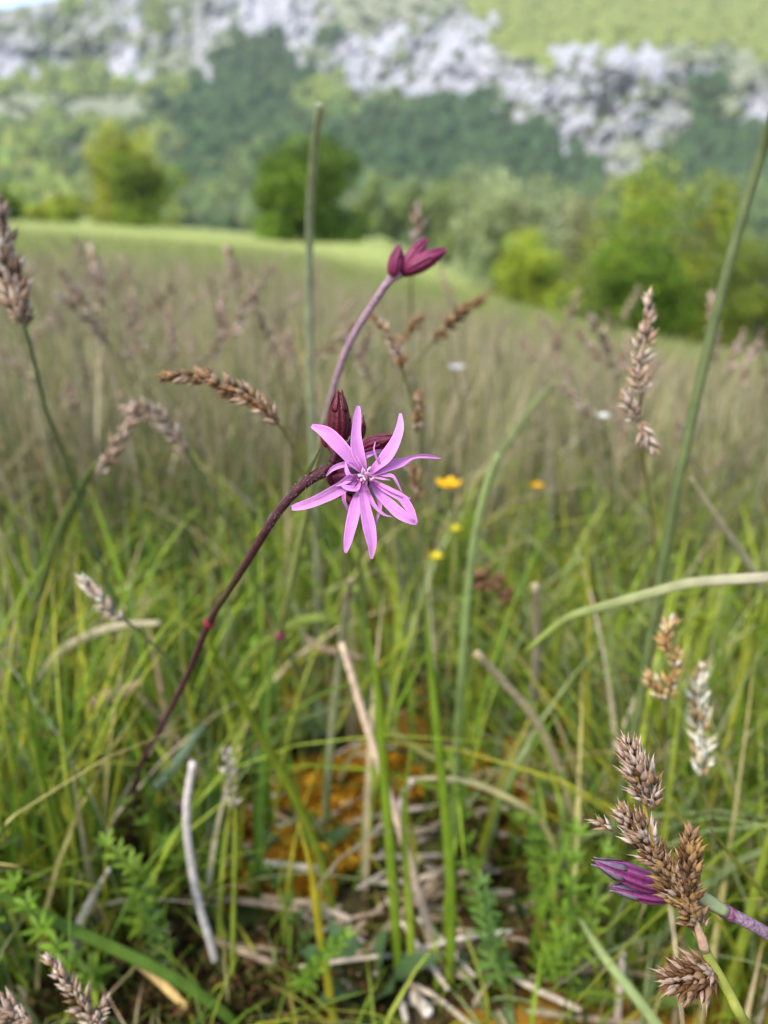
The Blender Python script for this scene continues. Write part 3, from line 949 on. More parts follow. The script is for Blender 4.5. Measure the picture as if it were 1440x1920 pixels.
def spike_frames(axis, r, n, length, seed, open_=0.55, rprof=None):
    """where each spikelet of a spike sits: list of (matrix 3x3 scaled, position)"""
    rr = np.random.default_rng(seed)
    ax = smooth(axis, 40); tan = np.gradient(ax, axis=0); tan /= np.linalg.norm(tan, axis=1)[:, None]
    out = []
    for k in range(n):
        t = min(max((k + .5) / n + rr.normal(0, .035), 0), 1)
        i = min(int(t * 39), 38)
        p, T = ax[i], tan[i]
        s = np.cross(T, [.31, .7, .62]); s /= np.linalg.norm(s); u = np.cross(T, s)
        an = k * 2.39996 + rr.normal(0, .6)
        d = s * math.cos(an) + u * math.sin(an)
        env = (math.sin(math.pi * min(.12 + t * .86, 1)) ** .6) if rprof is None else rprof(t)
        o = open_ * (1.2 - .7 * t) * rr.uniform(.4, 1.3)
        zz = T * math.cos(o) + d * math.sin(o)
        yy = np.cross(zz, d); yy /= np.linalg.norm(yy) + 1e-9
        xx = np.cross(yy, zz)
        L = length * rr.uniform(.7, 1.35) * (.75 + .25 * env)
        pos = p + d * r * env * rr.uniform(.15, .65)
        out.append((np.stack([xx, yy, zz], 1) * L, pos))
    return out


def joined_spike(mb, frames, pal, seed):
    rr = np.random.default_rng(seed)
    for M3, pos in frames:
        c = np.array(pal[rr.integers(0, len(pal))]) * rr.uniform(.75, 1.25)
        mb.add(SV @ M3.T + pos, SF, c[None] * (0.65 + 0.55 * SV[:, 2:3]))


def px2m(px, d):
    return px / 1440 * d


def hero_sedge():
    base, bd = G(1560, 2180)
    t = thing('sedge', base, 'sharp brown sedge with five bristling spikes on a yellow-green stem', 'sedge')
    d0 = .197
    path = [(1500, 2060, .235), (1400, 1922, d0), (1365, 1858, d0), (1325, 1788, d0), (1308, 1738, d0)]
    pts = np.array([base] + [P(*p) for p in path]); sp = smooth(pts, 40); s = np.linspace(0, 1, 40)
    mb = MB(); tube(mb, sp, np.interp(s, [0, .6, .85, 1], [.0027, .0027, .0026, .0022]), np.array([.29, .31, .06]), t=.002, n=10); mb.build('stem', M_LEAF, t)
    mb = MB(); pts = smooth([P(1308, 1740, d0), P(1296, 1695, d0), P(1262, 1645, d0), P(1236, 1605, d0), P(1216, 1545, d0), P(1205, 1500, d0), P(1190, 1440, d0)], 30)
    tube(mb, pts, np.linspace(.0016, .0008, 30), np.array([.42, .29, .045]), n=8); mb.build('stalk', M_LEAF, t)
    mb = MB(); pts = smooth([P(1322, 1785, d0 - .001), P(1316, 1762, d0 - .0012), P(1308, 1738, d0 - .001), P(1302, 1712, d0 - .001), P(1294, 1672, d0 - .002)], 12)
    tube(mb, pts, np.array([.0024, .0026, .0026, .0025, .0022, .0019, .0016, .0012, .001, .0006, .0004, .0001]), np.array([.30, .19, .12]), t=.0012, n=8); mb.build('sheath', M_SPIKE, t)
    mb = MB(); pts = smooth([P(1320, 1775, d0 + .001), P(1300, 1745, d0 + .001), P(1278, 1712, d0 + .002)], 8)
    tube(mb, pts, np.array([.0014, .0014, .0013, .0012, .001, .0008, .0005, .0002]), np.array([.36, .37, .12]), t=.0004, n=6); mb.build('bract', M_LEAF, t)
    SP = [([(1222, 1512), (1200, 1450), (1176, 1392)], 38, 170, [3, 0, 3, 0, 0, 2, 1], 25, .55),
          ([(1240, 1622), (1205, 1570), (1166, 1522)], 40, 150, [3, 0, 0, 1, 1, 2], 25, .6),
          ([(1150, 1556), (1118, 1540)], 10, 9, [0, 3, 1], 22, .5),
          ([(1312, 1738), (1265, 1660), (1222, 1592)], 36, 180, [1, 0, 2, 4, 1], 25, .6),
          ([(1296, 1702), (1292, 1630), (1296, 1565)], 33, 150, [4, 2, 1, 4, 2, 1], 24, .6),
          ([(1338, 1822), (1300, 1835), (1254, 1838)], 46, 150, [2, 0, 1, 0, 2], 28, .85)]
    for k, (ap, r, n, pal, ln, op) in enumerate(SP):
        e = bpy.data.objects.new('spike', None)
        p0 = P(ap[0][0], ap[0][1], d0)
        mb = MB(); tube(mb, smooth([P(x, y, d0) for x, y in ap], 10), np.full(10, px2m(9, d0)), np.array([.16, .10, .05]), n=6)
        o = mb.build('spike', M_SPIKE, t)
        bpy.data.objects.remove(e)
        rr = np.random.default_rng(60 + k)
        for M3, pos in spike_frames([P(x, y, d0 - .0015 * (k == 4)) for x, y in ap], px2m(r, d0), n, px2m(ln, d0), 70 + k, op):
            q = bpy.data.objects.new('spikelet', SPVAR[pal[rr.integers(0, len(pal))]]); COL.objects.link(q)
            q.parent = o
            m4 = Matrix(np.vstack([np.hstack([M3, (pos - base)[:, None]]), [[0, 0, 0, 1]]]).tolist())
            q.matrix_local = m4


hero_sedge()

BR = [(.25, .16, .10), (.30, .21, .15), (.17, .09, .045), (.36, .28, .22)]
RU = [(.22, .11, .045), (.28, .16, .075), (.15, .075, .03)]
PA = [(.42, .35, .26), (.34, .26, .18), (.50, .44, .34)]
CR = [(.52, .48, .36), (.44, .38, .24), (.30, .20, .09), (.58, .56, .46)]
PK = [(.36, .255, .185), (.28, .18, .115), (.43, .33, .26)]


def sedge(label, spikes, stem, ground, pal, d, stemcol=(.16, .19, .06), sw=5.0, seed=0, n=40, ln=None, dend=None):
    """spikes: [(axis pixels, radius px)], stem pixels from the head down, ground pixel of its foot"""
    base, bd = G(*ground)
    t = thing('sedge', base, label, 'sedge')
    k = len(stem)
    dd = [d + (bd - d) * (i / max(k, 1)) ** 1.3 for i in range(k)]
    pts = np.array([P(x, y, q) for (x, y), q in zip(stem, dd)] + [base])
    mb = MB(); tube(mb, smooth(pts, 34), np.linspace(px2m(sw, d) * .7, px2m(sw, d) * 1.15, 34), np.array(stemcol), n=8); mb.build('stem', M_GRASS, t)
    for j, (ap, r) in enumerate(spikes):
        L = sum(math.dist(ap[i], ap[i + 1]) for i in range(len(ap) - 1))
        axis = [P(x, y, d) for x, y in ap][::-1]
        mb = MB()
        tube(mb, smooth(axis, 10), np.full(10, px2m(r * .35, d)), np.array(pal[0]) * .7, n=5)
        nn = int(max(14, 1.5 * n * L / 170))
        joined_spike(mb, spike_frames(axis, px2m(r, d), nn, px2m(.88 * (ln or max(24, r * 1.4)), d), seed * 17 + j, .6), pal, seed + j)
        o = mb.build('spike', M_SPIKE, t); o['kind'] = 'stuff'
    return t


sedge('nodding rusty sedge head held out level beside the maroon bud', [([(305, 708), (375, 708), (440, 730), (480, 752), (520, 795)], 20)], [(500, 768), (525, 800), (545, 832), (575, 910), (600, 1050), (615, 1250)], (622, 1440), BR[:3] + RU, .28, (.30, .28, .12), 9, 1, 62, 26)
sedge('thick brown sedge head leaning at the edge of the meadow, stem crossing the grass', [([(-8, 370), (8, 470), (28, 555), (48, 605)], 30)], [(30, 560), (60, 660), (85, 765), (115, 840), (150, 940), (200, 1090), (250, 1215)], (320, 1430), PK + BR, .34, (.13, .18, .08), 10, 2, 60, 34)
sedge('forked brown sedge head bending over a long slanting green stem', [([(238, 768), (275, 765), (315, 800), (350, 848)], 15), ([(262, 770), (225, 825), (188, 890)], 11)], [(330, 820), (352, 848), (390, 915), (450, 1020), (500, 1130), (540, 1220), (585, 1340)], (618, 1450), PK, .42, (.17, .21, .07), 9, 3, 46, 24)
sedge('upright pinkish brown sedge with side spikes standing before the dark bush', [([(1217, 556), (1212, 620), (1197, 690), (1207, 742)], 18), ([(1172, 738), (1182, 765), (1196, 792)], 11), ([(1226, 846), (1210, 815), (1199, 792)], 8)], [(1208, 700), (1203, 745), (1198, 795), (1212, 900), (1232, 1060), (1242, 1240)], (1248, 1420), PK, .30, (.28, .22, .08), 8, 4, 46, 25)
sedge('dark slanting sedge spike behind the purple buds', [([(906, 558), (860, 592), (812, 640)], 11), ([(790, 596), (768, 616), (750, 645)], 7)], [(850, 602), (812, 640), (745, 722), (700, 780), (660, 900), (640, 1100)], (630, 1330), RU, .46, (.20, .18, .07), 7, 5, 44, 20)
sedge('twisted sedge with scattered dark spikelets down its stem beside the pink flower', [([(694, 586), (722, 618), (742, 655), (757, 695)], 11), ([(786, 742), (784, 775), (780, 810)], 9), ([(768, 870), (780, 895), (783, 940)], 8)], [(735, 640), (757, 700), (775, 760), (788, 820), (786, 900), (790, 1000), (800, 1180)], (816, 1420), RU + PK[:1], .38, (.24, .24, .09), 6, 6, 40, 20)
sedge('small golden brown sedge with a white tuft rising from the green grass', [([(1262, 1162), (1250, 1198), (1264, 1245), (1250, 1312)], 15), ([(1218, 1270), (1230, 1290), (1246, 1312)], 13)], [(1252, 1280), (1250, 1315), (1245, 1400)], (1238, 1520), [(.36, .22, .08), (.42, .29, .14), (.30, .17, .06), (.52, .46, .34)], .33, (.32, .24, .05), 6, 7, 40, 26)
sedge('cream flowered sedge above the sharp brown sedge', [([(1316, 1254), (1308, 1320), (1318, 1390), (1312, 1455)], 21)], [(1314, 1400), (1312, 1455), (1306, 1540)], (1300, 1640), CR, .35, (.28, .22, .08), 6, 8, 44, 30)
sedge('short tightly packed brown sedge head poking up through ground litter', [([(90, 1795), (132, 1850), (168, 1902), (192, 1950)], 21), ([(200, 1880), (186, 1905), (172, 1925)], 9)], [(160, 1890), (192, 1950), (225, 2010)], (262, 2080), BR + PK, .255, (.20, .20, .07), 9, 9, 56, 24)
sedge('grey brown sedge head lying low at the very edge of the litter', [([(-40, 1882), (10, 1896), (62, 1922)], 30)], [(30, 1905), (62, 1922), (110, 1970)], (170, 2060), PK, .25, (.20, .20, .07), 9, 10, 60, 30)
sedge('thin pale sedge head on a straight upright green stem', [([(421, 1404), (430, 1450), (441, 1512)], 10)], [(434, 1480), (441, 1515), (441, 1600), (438, 1720)], (434, 1895), PA, .40, (.22, .27, .03), 9, 11, 34, 20)
sedge('pale straw-tipped sedge slanting over the grass', [([(156, 1086), (188, 1124), (232, 1162)], 12)], [(210, 1145), (275, 1196), (340, 1262), (400, 1340)], (452, 1440), PA + PK[:1], .33, (.26, .27, .12), 7, 12, 34, 26)
sedge('rust brown clumped sedge head low in the green grass', [([(884, 1080), (922, 1092), (966, 1134)], 24)], [(930, 1100), (966, 1134), (985, 1200)], (995, 1380), RU, .56, (.2, .2, .07), 6, 13, 50, 26)
sedge('slender sedge head rising between the round tree and the purple buds', [([(780, 392), (786, 430), (776, 468)], 15)], [(782, 440), (776, 470), (770, 560), (772, 700)], (776, 1100), PK, .62, (.24, .22, .10), 6, 14, 30, 24)

# look-alike sedges spread over the middle meadow
def sedge_proto(seed):
    rr = np.random.default_rng(seed)
    h = .36
    t = thing('sedge', (0, 0, 0), 'blurred brown sedge standing in the hay meadow', 'sedge', 'brown sedges of the middle meadow')
    lean = rr.uniform(.02, .10)
    pts = smooth([[0, 0, 0], [lean * .3, 0, h * .5], [lean * .7, .01, h * .82], [lean * 1.3, .012, h]], 14)
    mb = MB(); tube(mb, pts, np.linspace(.0028, .0014, 14), np.array([.21, .20, .085]), n=6, face=[0, -1, 0]); mb.build('stem', M_GRASS, t)
    droop = rr.uniform(.2, 1.3)
    e = pts[-1] + np.array([.03 * droop, 0, .05 - .03 * droop])
    mb = MB(); ax = [pts[-3], pts[-1], e]
    joined_spike(mb, spike_frames(ax, .0062, 40, .0085, seed, .6), PK + BR[:2], seed)
    o = mb.build('spike', M_SPIKE, t); o['kind'] = 'stuff'
    if rr.random() < .6:
        b = pts[-4]; mb = MB(); joined_spike(mb, spike_frames([b, b + [-.012, .004, .018], b + [-.02, .004, .036]], .005, 20, .008, seed + 5, .6), PK + BR[:2], seed)
        o = mb.build('spike', M_SPIKE, t); o['kind'] = 'stuff'
    return t


PROTO_S = [sedge_proto(200 + i) for i in range(5)]


def dup(root, loc, rotz, scale=1.0, tilt=(0, 0)):
    r = root.copy(); COL.objects.link(r)
    r.location = loc; r.rotation_euler = (tilt[0], tilt[1], rotz); r.scale = (scale,) * 3
    for ch in root.children:
        c = ch.copy(); COL.objects.link(c); c.parent = r
        for g in ch.children:
            d = g.copy(); COL.objects.link(d); d.parent = c
    return r


def place(root, used, loc, rotz, scale=1.0, tilt=(0, 0)):
    if not used[0]:
        used[0] = True
        root.location = loc; root.rotation_euler = (tilt[0], tilt[1], rotz); root.scale = (scale,) * 3
        return root
    return dup(root, loc, rotz, scale, tilt)


USED = [[False] for _ in PROTO_S]
rr = np.random.default_rng(77)
spots = []
while len(spots) < 135:
    px = rr.uniform(0, 1440); d = .70 + 3.0 * rr.random() ** 1.8
    if px > 620 and rr.random() < .72: continue
    p = P(px, 700, d)
    spots.append((float(p[0]), float(p[1])))
for i, (x, y) in enumerate(spots):
    k = i % len(PROTO_S)
    r_ = math.hypot(x, y)
    sc = rr.uniform(.66, 1.0)
    o = place(PROTO_S[k], USED[k], (x, y, float(H(x, y)) - .005), rr.uniform(0, 6.28), sc, (rr.normal(0, .10), rr.normal(0, .10)))
    px = float(project(np.array([x, y, .2]))[0])
    where = 'below the yellow-green tree' if px < 420 else 'below the dark round tree' if px < 700 else 'below the pale willow' if px < 1030 else 'below the deep green bush'
    o['label'] = ('brown two-headed sedge' if len(PROTO_S[k].children) > 2 else 'brown single-headed sedge') + (' tall' if sc > .89 else ' short' if sc < .76 else '') + ' in the hay ' + where

# ------------------------------------------------------------------ single blades, culms and straws that stand out
def strand(name, label, cat, path, d0, d1, wpx, col, mat, wprof=(.6, 1, .9, .12), thick=.3, roll=0.0, col2=None, ground=False, group=None):
    """path pixels; depth runs from d0 to d1 along it; wpx = width in photo pixels at the start depth"""
    k = len(path)
    if ground:
        b, gd = G(*path[0], sink=0.018); d0 = gd
    dd = np.linspace(d0, d1, k)
    pts = np.array([P(x, y, q) for (x, y), q in zip(path, dd)])
    if ground: pts[0] = b
    m = 26
    sp = smooth(pts, m); s = np.linspace(0, 1, m)
    dm = (d0 + d1) / 2
    w = px2m(wpx, dm) * np.interp(s, np.linspace(0, 1, len(wprof)), wprof)
    c = np.tile(np.array(col, float), (m, 1))
    if col2 is not None:
        c = c * (1 - s[:, None]) + np.array(col2) * s[:, None]
    mb = MB(); tube(mb, sp, w, c, t=w * thick, n=8, roll=roll)
    o = mb.build(name, mat, base=sp[0])
    return tag(o, label, cat, group, 'thing')


RND = (1, 1, .85, .5)
CUL = (1, 1, .9, .75)
GB = [
    ('rush_stem', 'long dark green rush stem slanting up past the sedges and bushes', 'rush', [(1085, 1800), (1120, 1680), (1195, 1340), (1232, 1120), (1270, 910), (1330, 640), (1385, 430), (1442, 240), (1462, 170)], 0, .30, 20, (.135, .175, .045), CUL, .9, (.22, .26, .12), True),
    ('grass_culm', 'pale blurred grass culm standing up before the round tree', 'grass', [(600, 1300), (592, 1000), (582, 700), (580, 450), (588, 300), (600, 196)], 0, .44, 14, (.24, .26, .13), (1, 1, 1, .8), .5, (.40, .42, .27), True),
    ('rush_stem', 'grey-green rush stem curving up toward the buttercup', 'rush', [(845, 1790), (850, 1560), (856, 1420), (866, 1250), (885, 1040), (910, 920), (935, 850)], 0, .42, 18, (.11, .17, .025), CUL, .7, (.26, .31, .12), True),
    ('tall_grass', 'pale green blade with a cut tip below the pink flower', 'grass', [(604, 1580), (618, 1420), (636, 1240), (650, 1140), (658, 1086)], 0, .44, 16, (.22, .26, .12), (1, 1, .9, .7), .3, (.33, .27, .16), True),
    ('tall_grass', 'light green upright blade crossing a bent yellowish one', 'grass', [(712, 1500), (700, 1380), (690, 1230), (680, 1110), (672, 1030)], 0, .47, 19, (.17, .23, .05), (1, 1, .8, .2), .25, None, True),
    ('tall_grass', 'bent yellowish blade lying out over the orange moss', 'grass', [(690, 1335), (740, 1375), (800, 1415), (870, 1450), (940, 1490)], .50, .50, 12, (.30, .30, .09), (.7, 1, 1, .4), .3, None, False),
    ('tall_grass', 'pair-leading tall green blade rising through the litter', 'grass', [(752, 1880), (738, 1680), (722, 1480), (708, 1300), (690, 1180)], 0, .40, 19, (.16, .24, .015), (1, 1, .9, .15), .3, None, True),
    ('tall_grass', 'dark green broad blade beside the tall rush stem in the litter', 'grass', [(838, 1900), (846, 1720), (838, 1560), (822, 1400), (806, 1230), (800, 1120)], 0, .42, 20, (.13, .20, .012), (1, 1, .8, .15), .3, None, True),
    ('tall_grass', 'long yellow-green blade slanting down through the bare ground', 'grass', [(640, 1740), (600, 1610), (545, 1480), (480, 1365), (425, 1265), (388, 1195)], 0, .36, 18, (.21, .25, .02), (1, 1, .8, .15), .3, None, True),
    ('tall_grass', 'dark green blade lying slantwise over the corner litter', 'grass', [(-30, 1662), (60, 1708), (200, 1772), (320, 1830), (420, 1900), (470, 1960)], .36, .40, 22, (.10, .17, .02), (.8, 1, 1, .8), .3, None, False),
    ('tall_grass', 'wide green blade arching over near the base of the flower stem', 'grass', [(395, 1720), (400, 1600), (398, 1500), (392, 1420)], 0, .46, 46, (.10, .19, .02), (.8, 1, .9, .1), .15, None, True),
    ('tall_grass', 'pale arching dead blade over the grass at the meadow edge', 'grass', [(70, 1275), (110, 1225), (170, 1190), (230, 1172), (300, 1168)], .48, .47, 17, (.38, .33, .20), (.4, 1, 1, .6), .25, None, False),
    ('tall_grass', 'purple-flushed blade reaching sideways across the rush stem', 'grass', [(985, 1222), (1060, 1160), (1140, 1135), (1235, 1108), (1290, 1094), (1350, 1088), (1450, 1082)], .36, .31, 19, (.20, .26, .04), (.5, 1, 1, 1), .25, (.40, .36, .25), False),
    ('tall_grass', 'broad light blade climbing at the edge of the meadow', 'grass', [(30, 1330), (45, 1220), (75, 1120), (110, 1010), (160, 900), (200, 850)], 0, .44, 24, (.17, .21, .06), (.9, 1, .8, .1), .2, None, True),
    ('tall_grass', 'straw-tan blade leaning over where meadow turns brown', 'grass', [(1440, 1120), (1400, 1050), (1350, 980), (1295, 895)], .50, .45, 14, (.36, .31, .19), (.8, 1, .9, .3), .3, None, False),
    ('tall_grass', 'green flat tip lying aslant in the brown hay', 'grass', [(905, 900), (950, 830), (1000, 762), (1046, 712)], .75, .68, 18, (.27, .29, .13), (.8, 1, .9, .3), .25, None, False),
    ('tall_grass', 'thin olive blade running aslant beyond the purple buds', 'grass', [(1445, 1690), (1400, 1640), (1360, 1590), (1325, 1545)], .30, .27, 9, (.20, .21, .03), (1, 1, .8, .1), .4, None, False),
    ('tall_grass', 'bluish green blade slanting through low leaves by the flower stem', 'grass', [(290, 1480), (320, 1445), (350, 1405), (378, 1362)], .47, .45, 20, (.22, .30, .19), (.8, 1, .9, .5), .3, None, False),
    ('tall_grass', 'yellow blade standing among pale stalks on the ground', 'grass', [(632, 1935), (615, 1840), (598, 1740), (585, 1640), (560, 1540)], 0, .40, 16, (.36, .30, .02), (1, 1, .9, .2), .3, None, True),
    ('tall_grass', 'curled yellow-green blade arching over the dark hollow', 'grass', [(1045, 1640), (1040, 1590), (1005, 1530), (940, 1490), (860, 1462), (772, 1460)], .46, .44, 13, (.28, .28, .07), (1, 1, .9, .5), .3, (.42, .36, .20), False),
    ('tall_grass', 'twin green blade close against the tall blade in the litter', 'grass', [(775, 1900), (770, 1760), (762, 1640), (758, 1520), (770, 1400)], 0, .43, 15, (.19, .26, .02), (1, 1, .9, .2), .3, None, True),
    ('tall_grass', 'pale green blade slanting below the sharp sedge', 'grass', [(1260, 1960), (1200, 1880), (1130, 1790), (1085, 1720)], .34, .40, 20, (.22, .27, .10), (1, 1, .9, .4), .3, None, False),
]
for nm, lab, cat, path, d0, d1, w, col, prof, th, col2, gr in GB:
    strand(nm, lab, cat, path, d0, d1, w, col, M_GRASS, prof, th, 0, col2, gr)

ST_ = [
    ('white weathered dead stalk standing bent before the green stem', [(422, 1860), (398, 1780), (372, 1690), (354, 1590), (350, 1510), (362, 1428)], 0, .41, 15, (.52, .46, .41), (1, 1, 1, .9), True),
    ('long tan dead stalk with a broken top leaning over the orange moss', [(1122, 1680), (1085, 1560), (1048, 1440), (1000, 1345), (940, 1275), (893, 1224)], 0, .42, 17, (.42, .33, .18), (1, 1, .9, .8), True),
    ('upright tan dead stalk crossing the long leaning one', [(988, 1480), (994, 1380), (1002, 1290), (1007, 1190), (1004, 1095)], 0, .45, 15, (.36, .28, .18), (1, 1, 1, .8), True),
    ('pinkish dead stalk slanting from the green blades to the ground', [(820, 1840), (806, 1760), (790, 1690), (752, 1560), (720, 1460), (690, 1370), (660, 1270), (640, 1205)], 0, .45, 15, (.44, .32, .22), (1.3, 1.1, 1, .8), True),
    ('pale elbowed dead stalk standing over the dark hollow', [(790, 1690), (768, 1610), (748, 1545), (756, 1495), (772, 1462)], 0, .46, 16, (.46, .37, .32), (1, 1, 1, .8), True),
    ('brown dead leaf blade lying through the grass beneath the pink flower', [(560, 1185), (600, 1212), (640, 1225), (690, 1235)], .56, .54, 16, (.28, .19, .115), (.1, 1, .8, 1, .2), False),
    ('tan dead leaf curling in the grass by the flower stem', [(160, 1338), (190, 1312), (225, 1300), (268, 1276)], .50, .49, 30, (.27, .18, .11), (.1, .9, 1, .9, .1), False),
    ('pale split dead blade leaning from the dark soil', [(100, 1850), (135, 1770), (165, 1700), (205, 1628)], 0, .42, 21, (.46, .41, .37), (.5, 1, .8, .3), True),
    ('narrow pale dead blade beside the split one on the dark soil', [(112, 1880), (140, 1800), (158, 1730), (172, 1650)], 0, .44, 13, (.44, .39, .34), (1, 1, .8, .3), True),
    ('short pale stub standing upright beside the litter', [(172, 1778), (178, 1745), (184, 1712)], 0, .50, 17, (.44, .37, .33), (1, 1, 1, .9), True),
    ('whitish thick dead stem pointing out of the litter', [(738, 1830), (770, 1860), (805, 1900)], .46, .40, 22, (.50, .44, .37), (.9, 1, 1, .9), False),
    ('pale stub of straw standing below the sharp sedge', [(1158, 1935), (1162, 1860), (1168, 1785)], 0, .42, 14, (.44, .36, .28), (1, 1, 1, .8), True),
    ('orange-tinted dead blade lying at the corner litter', [(185, 1758), (240, 1790), (300, 1840), (350, 1890)], .42, .40, 17, (.50, .33, .12), (.6, 1, 1, .8), False),
    ('grey dead stalk leaning at the fork of white stalk', [(318, 1800), (345, 1755), (385, 1690)], .50, .46, 17, (.40, .37, .36), (1, 1, 1, .6), False),
]
for lab, path, d0, d1, w, col, prof, gr in ST_:
    strand('dead_stalk', lab, 'stalk', path, d0, d1, w, col, M_STRAW, prof, .6, 0, None, gr)

# pale stalks lying on the ground
rr = np.random.default_rng(19)
LIE = [((300, 1702), (400, 1714)), ((395, 1716), (585, 1748)), ((590, 1585), (700, 1545)), ((520, 1658), (660, 1600)), ((745, 1610), (835, 1570)), ((750, 1655), (835, 1620)), ((855, 1615), (945, 1590)), ((670, 1700), (730, 1665)),
       ((700, 1722), (840, 1728)), ((690, 1752), (885, 1760)), ((600, 1725), (660, 1760)), ((640, 1745), (712, 1812)), ((855, 1535), (900, 1575)), ((860, 1540), (930, 1490)), ((625, 1440), (740, 1430)), ((850, 1415), (920, 1440)),
       ((570, 1620), (640, 1560)), ((430, 1800), (600, 1850)), ((880, 1720), (960, 1715)), ((640, 1790), (760, 1700)), ((500, 1580), (580, 1590)), ((220, 1890), (340, 1860)), ((120, 1870), (200, 1920)), ((300, 1905), (420, 1890)), ((250, 1830), (330, 1850)), ((60, 1760), (130, 1790)), ((330, 1510), (375, 1505)), ((300, 1545), (370, 1520)), ((180, 1850), (300, 1810))]
for i in range(110):
    a = (rr.normal(680, 250), rr.uniform(1440, 1910)); an = rr.normal(-.05, .45); L = rr.uniform(70, 260)
    LIE.append((a, (a[0] + math.cos(an) * L, a[1] + math.sin(an) * L)))
for (a, b) in LIE:
    p, d = G(*a); q, d2 = G(*b)
    lift = rr.uniform(.005, .022)
    p[2] += lift; q[2] += lift + rr.uniform(-.002, .008)
    mid = (p + q) / 2 + np.array([rr.normal(0, .0025), rr.normal(0, .002), rr.uniform(-.001, .004)])
    ci = rr.integers(0, 4)
    c = np.array([(.42, .345, .255), (.34, .265, .17), (.47, .41, .335), (.25, .18, .115)][ci]) * rr.uniform(.75, 1.1)
    w = rr.uniform(.0022, .0046)
    mb = MB(); sp = smooth([p, mid, q], 12)
    tube(mb, sp, w * np.interp(np.linspace(0, 1, 12), [0, .1, .9, 1], [.8, 1, .95, .7]), c, t=w * rr.uniform(.3, .7), n=7, face=[0, -.5, 1])
    o = mb.build('dead_stalk', M_STRAW, base=p)
    ll = math.dist(a, b)
    where = 'by the foot of the flower stem' if a[0] < 420 else 'on the orange moss' if a[1] < 1600 and a[0] < 800 else 'around the dark hollow' if a[1] < 1700 else 'in the open litter'
    tag(o, ('long ' if ll > 130 else 'short ' if ll < 80 else '') + ('beige', 'tan', 'whitish', 'brown')[ci] + ' dead stalk lying flat ' + where, 'stalk', 'dead stalks lying on the ground')

# ------------------------------------------------------------------ moss
def build_moss(name, label, spots, cols, n):
    V, F, C = [], [], []
    tot = 0
    r = np.random.default_rng(len(spots) + 5)
    for (px, py, rad) in spots:
        c0, d = G(px, py)
        k = int(n * (rad / .04) ** 2)
        a = r.uniform(0, 6.28, k); q = np.sqrt(r.random(k)) * rad * (0.75 + .4 * np.sin(a * 3 + px))
        x = c0[0] + np.cos(a) * q; y = c0[1] + np.sin(a) * q
        z = H(x, y) + .014 * (1 - (q / (rad * 1.2)) ** 2)
        for i in range(k):
            p = np.array([x[i], y[i], z[i] - .004]); h = r.uniform(.004, .011)
            tip = p + np.array([r.normal(0, .3), r.normal(0, .3), 1]) * h
            c = np.array(cols[r.integers(0, len(cols))]) * r.uniform(.7, 1.3)
            for m in range(3):
                an = r.uniform(0, 6.28); s = np.array([math.cos(an), math.sin(an), .25]) * h * .45
                mid = p + (tip - p) * r.uniform(.4, .8)
                V += [p, mid + s, tip, mid - s * .4]; F.append((tot, tot + 1, tot + 2, tot + 3)); tot += 4
                C += [c] * 4
    me = fast_mesh(name, np.array(V), np.array(F), np.array(C), M_MOSS)
    o = bpy.data.objects.new(name, me); COL.objects.link(o)
    tag(o, label, 'moss', kind='stuff')


build_moss('moss', 'orange-amber moss cushions on the ground behind the dead stalks', [(640, 1490, .05), (700, 1470, .035), (590, 1530, .035), (540, 1620, .035), (480, 1660, .025), (610, 1640, .03), (760, 1480, .03), (900, 1480, .03), (450, 1590, .02), (1300, 1420, .03), (1380, 1560, .025)],
           [(.52, .28, .015), (.44, .20, .012), (.58, .34, .03), (.36, .17, .015)], 1500)
build_moss('moss', 'dark brown and green moss between the stalks on the ground', [(860, 1560, .045), (980, 1660, .04), (750, 1820, .04), (300, 1640, .04), (200, 1700, .04), (560, 1860, .04), (1180, 1560, .04), (950, 1800, .04), (270, 1880, .04), (130, 1900, .04), (380, 1920, .04), (330, 1800, .035), (60, 1800, .035), (450, 1880, .035)],
           [(.075, .045, .018), (.10, .085, .02), (.06, .075, .015), (.14, .075, .03)], 700)

# ------------------------------------------------------------------ leafy plants low in the grass
def leaf_shape(L, W, n=7, droop=.3, cup=.15):
    """an elliptic leaf from the origin along +X: vertices and quads"""
    t = np.linspace(0, 1, n)
    w = W * np.sin(np.pi * np.clip(t * .97 + .02, 0, 1)) ** .75
    V = []
    for ti, wi in zip(t, w):
        z = -droop * L * ti ** 2
        for e in (-1, 0, 1):
            V.append((L * ti, e * wi / 2, z + cup * wi * abs(e)))
    F = []
    for i in range(n - 1):
        for j in range(2):
            F.append((i * 3 + j, i * 3 + j + 1, (i + 1) * 3 + j + 1, (i + 1) * 3 + j))
    return np.array(V), F


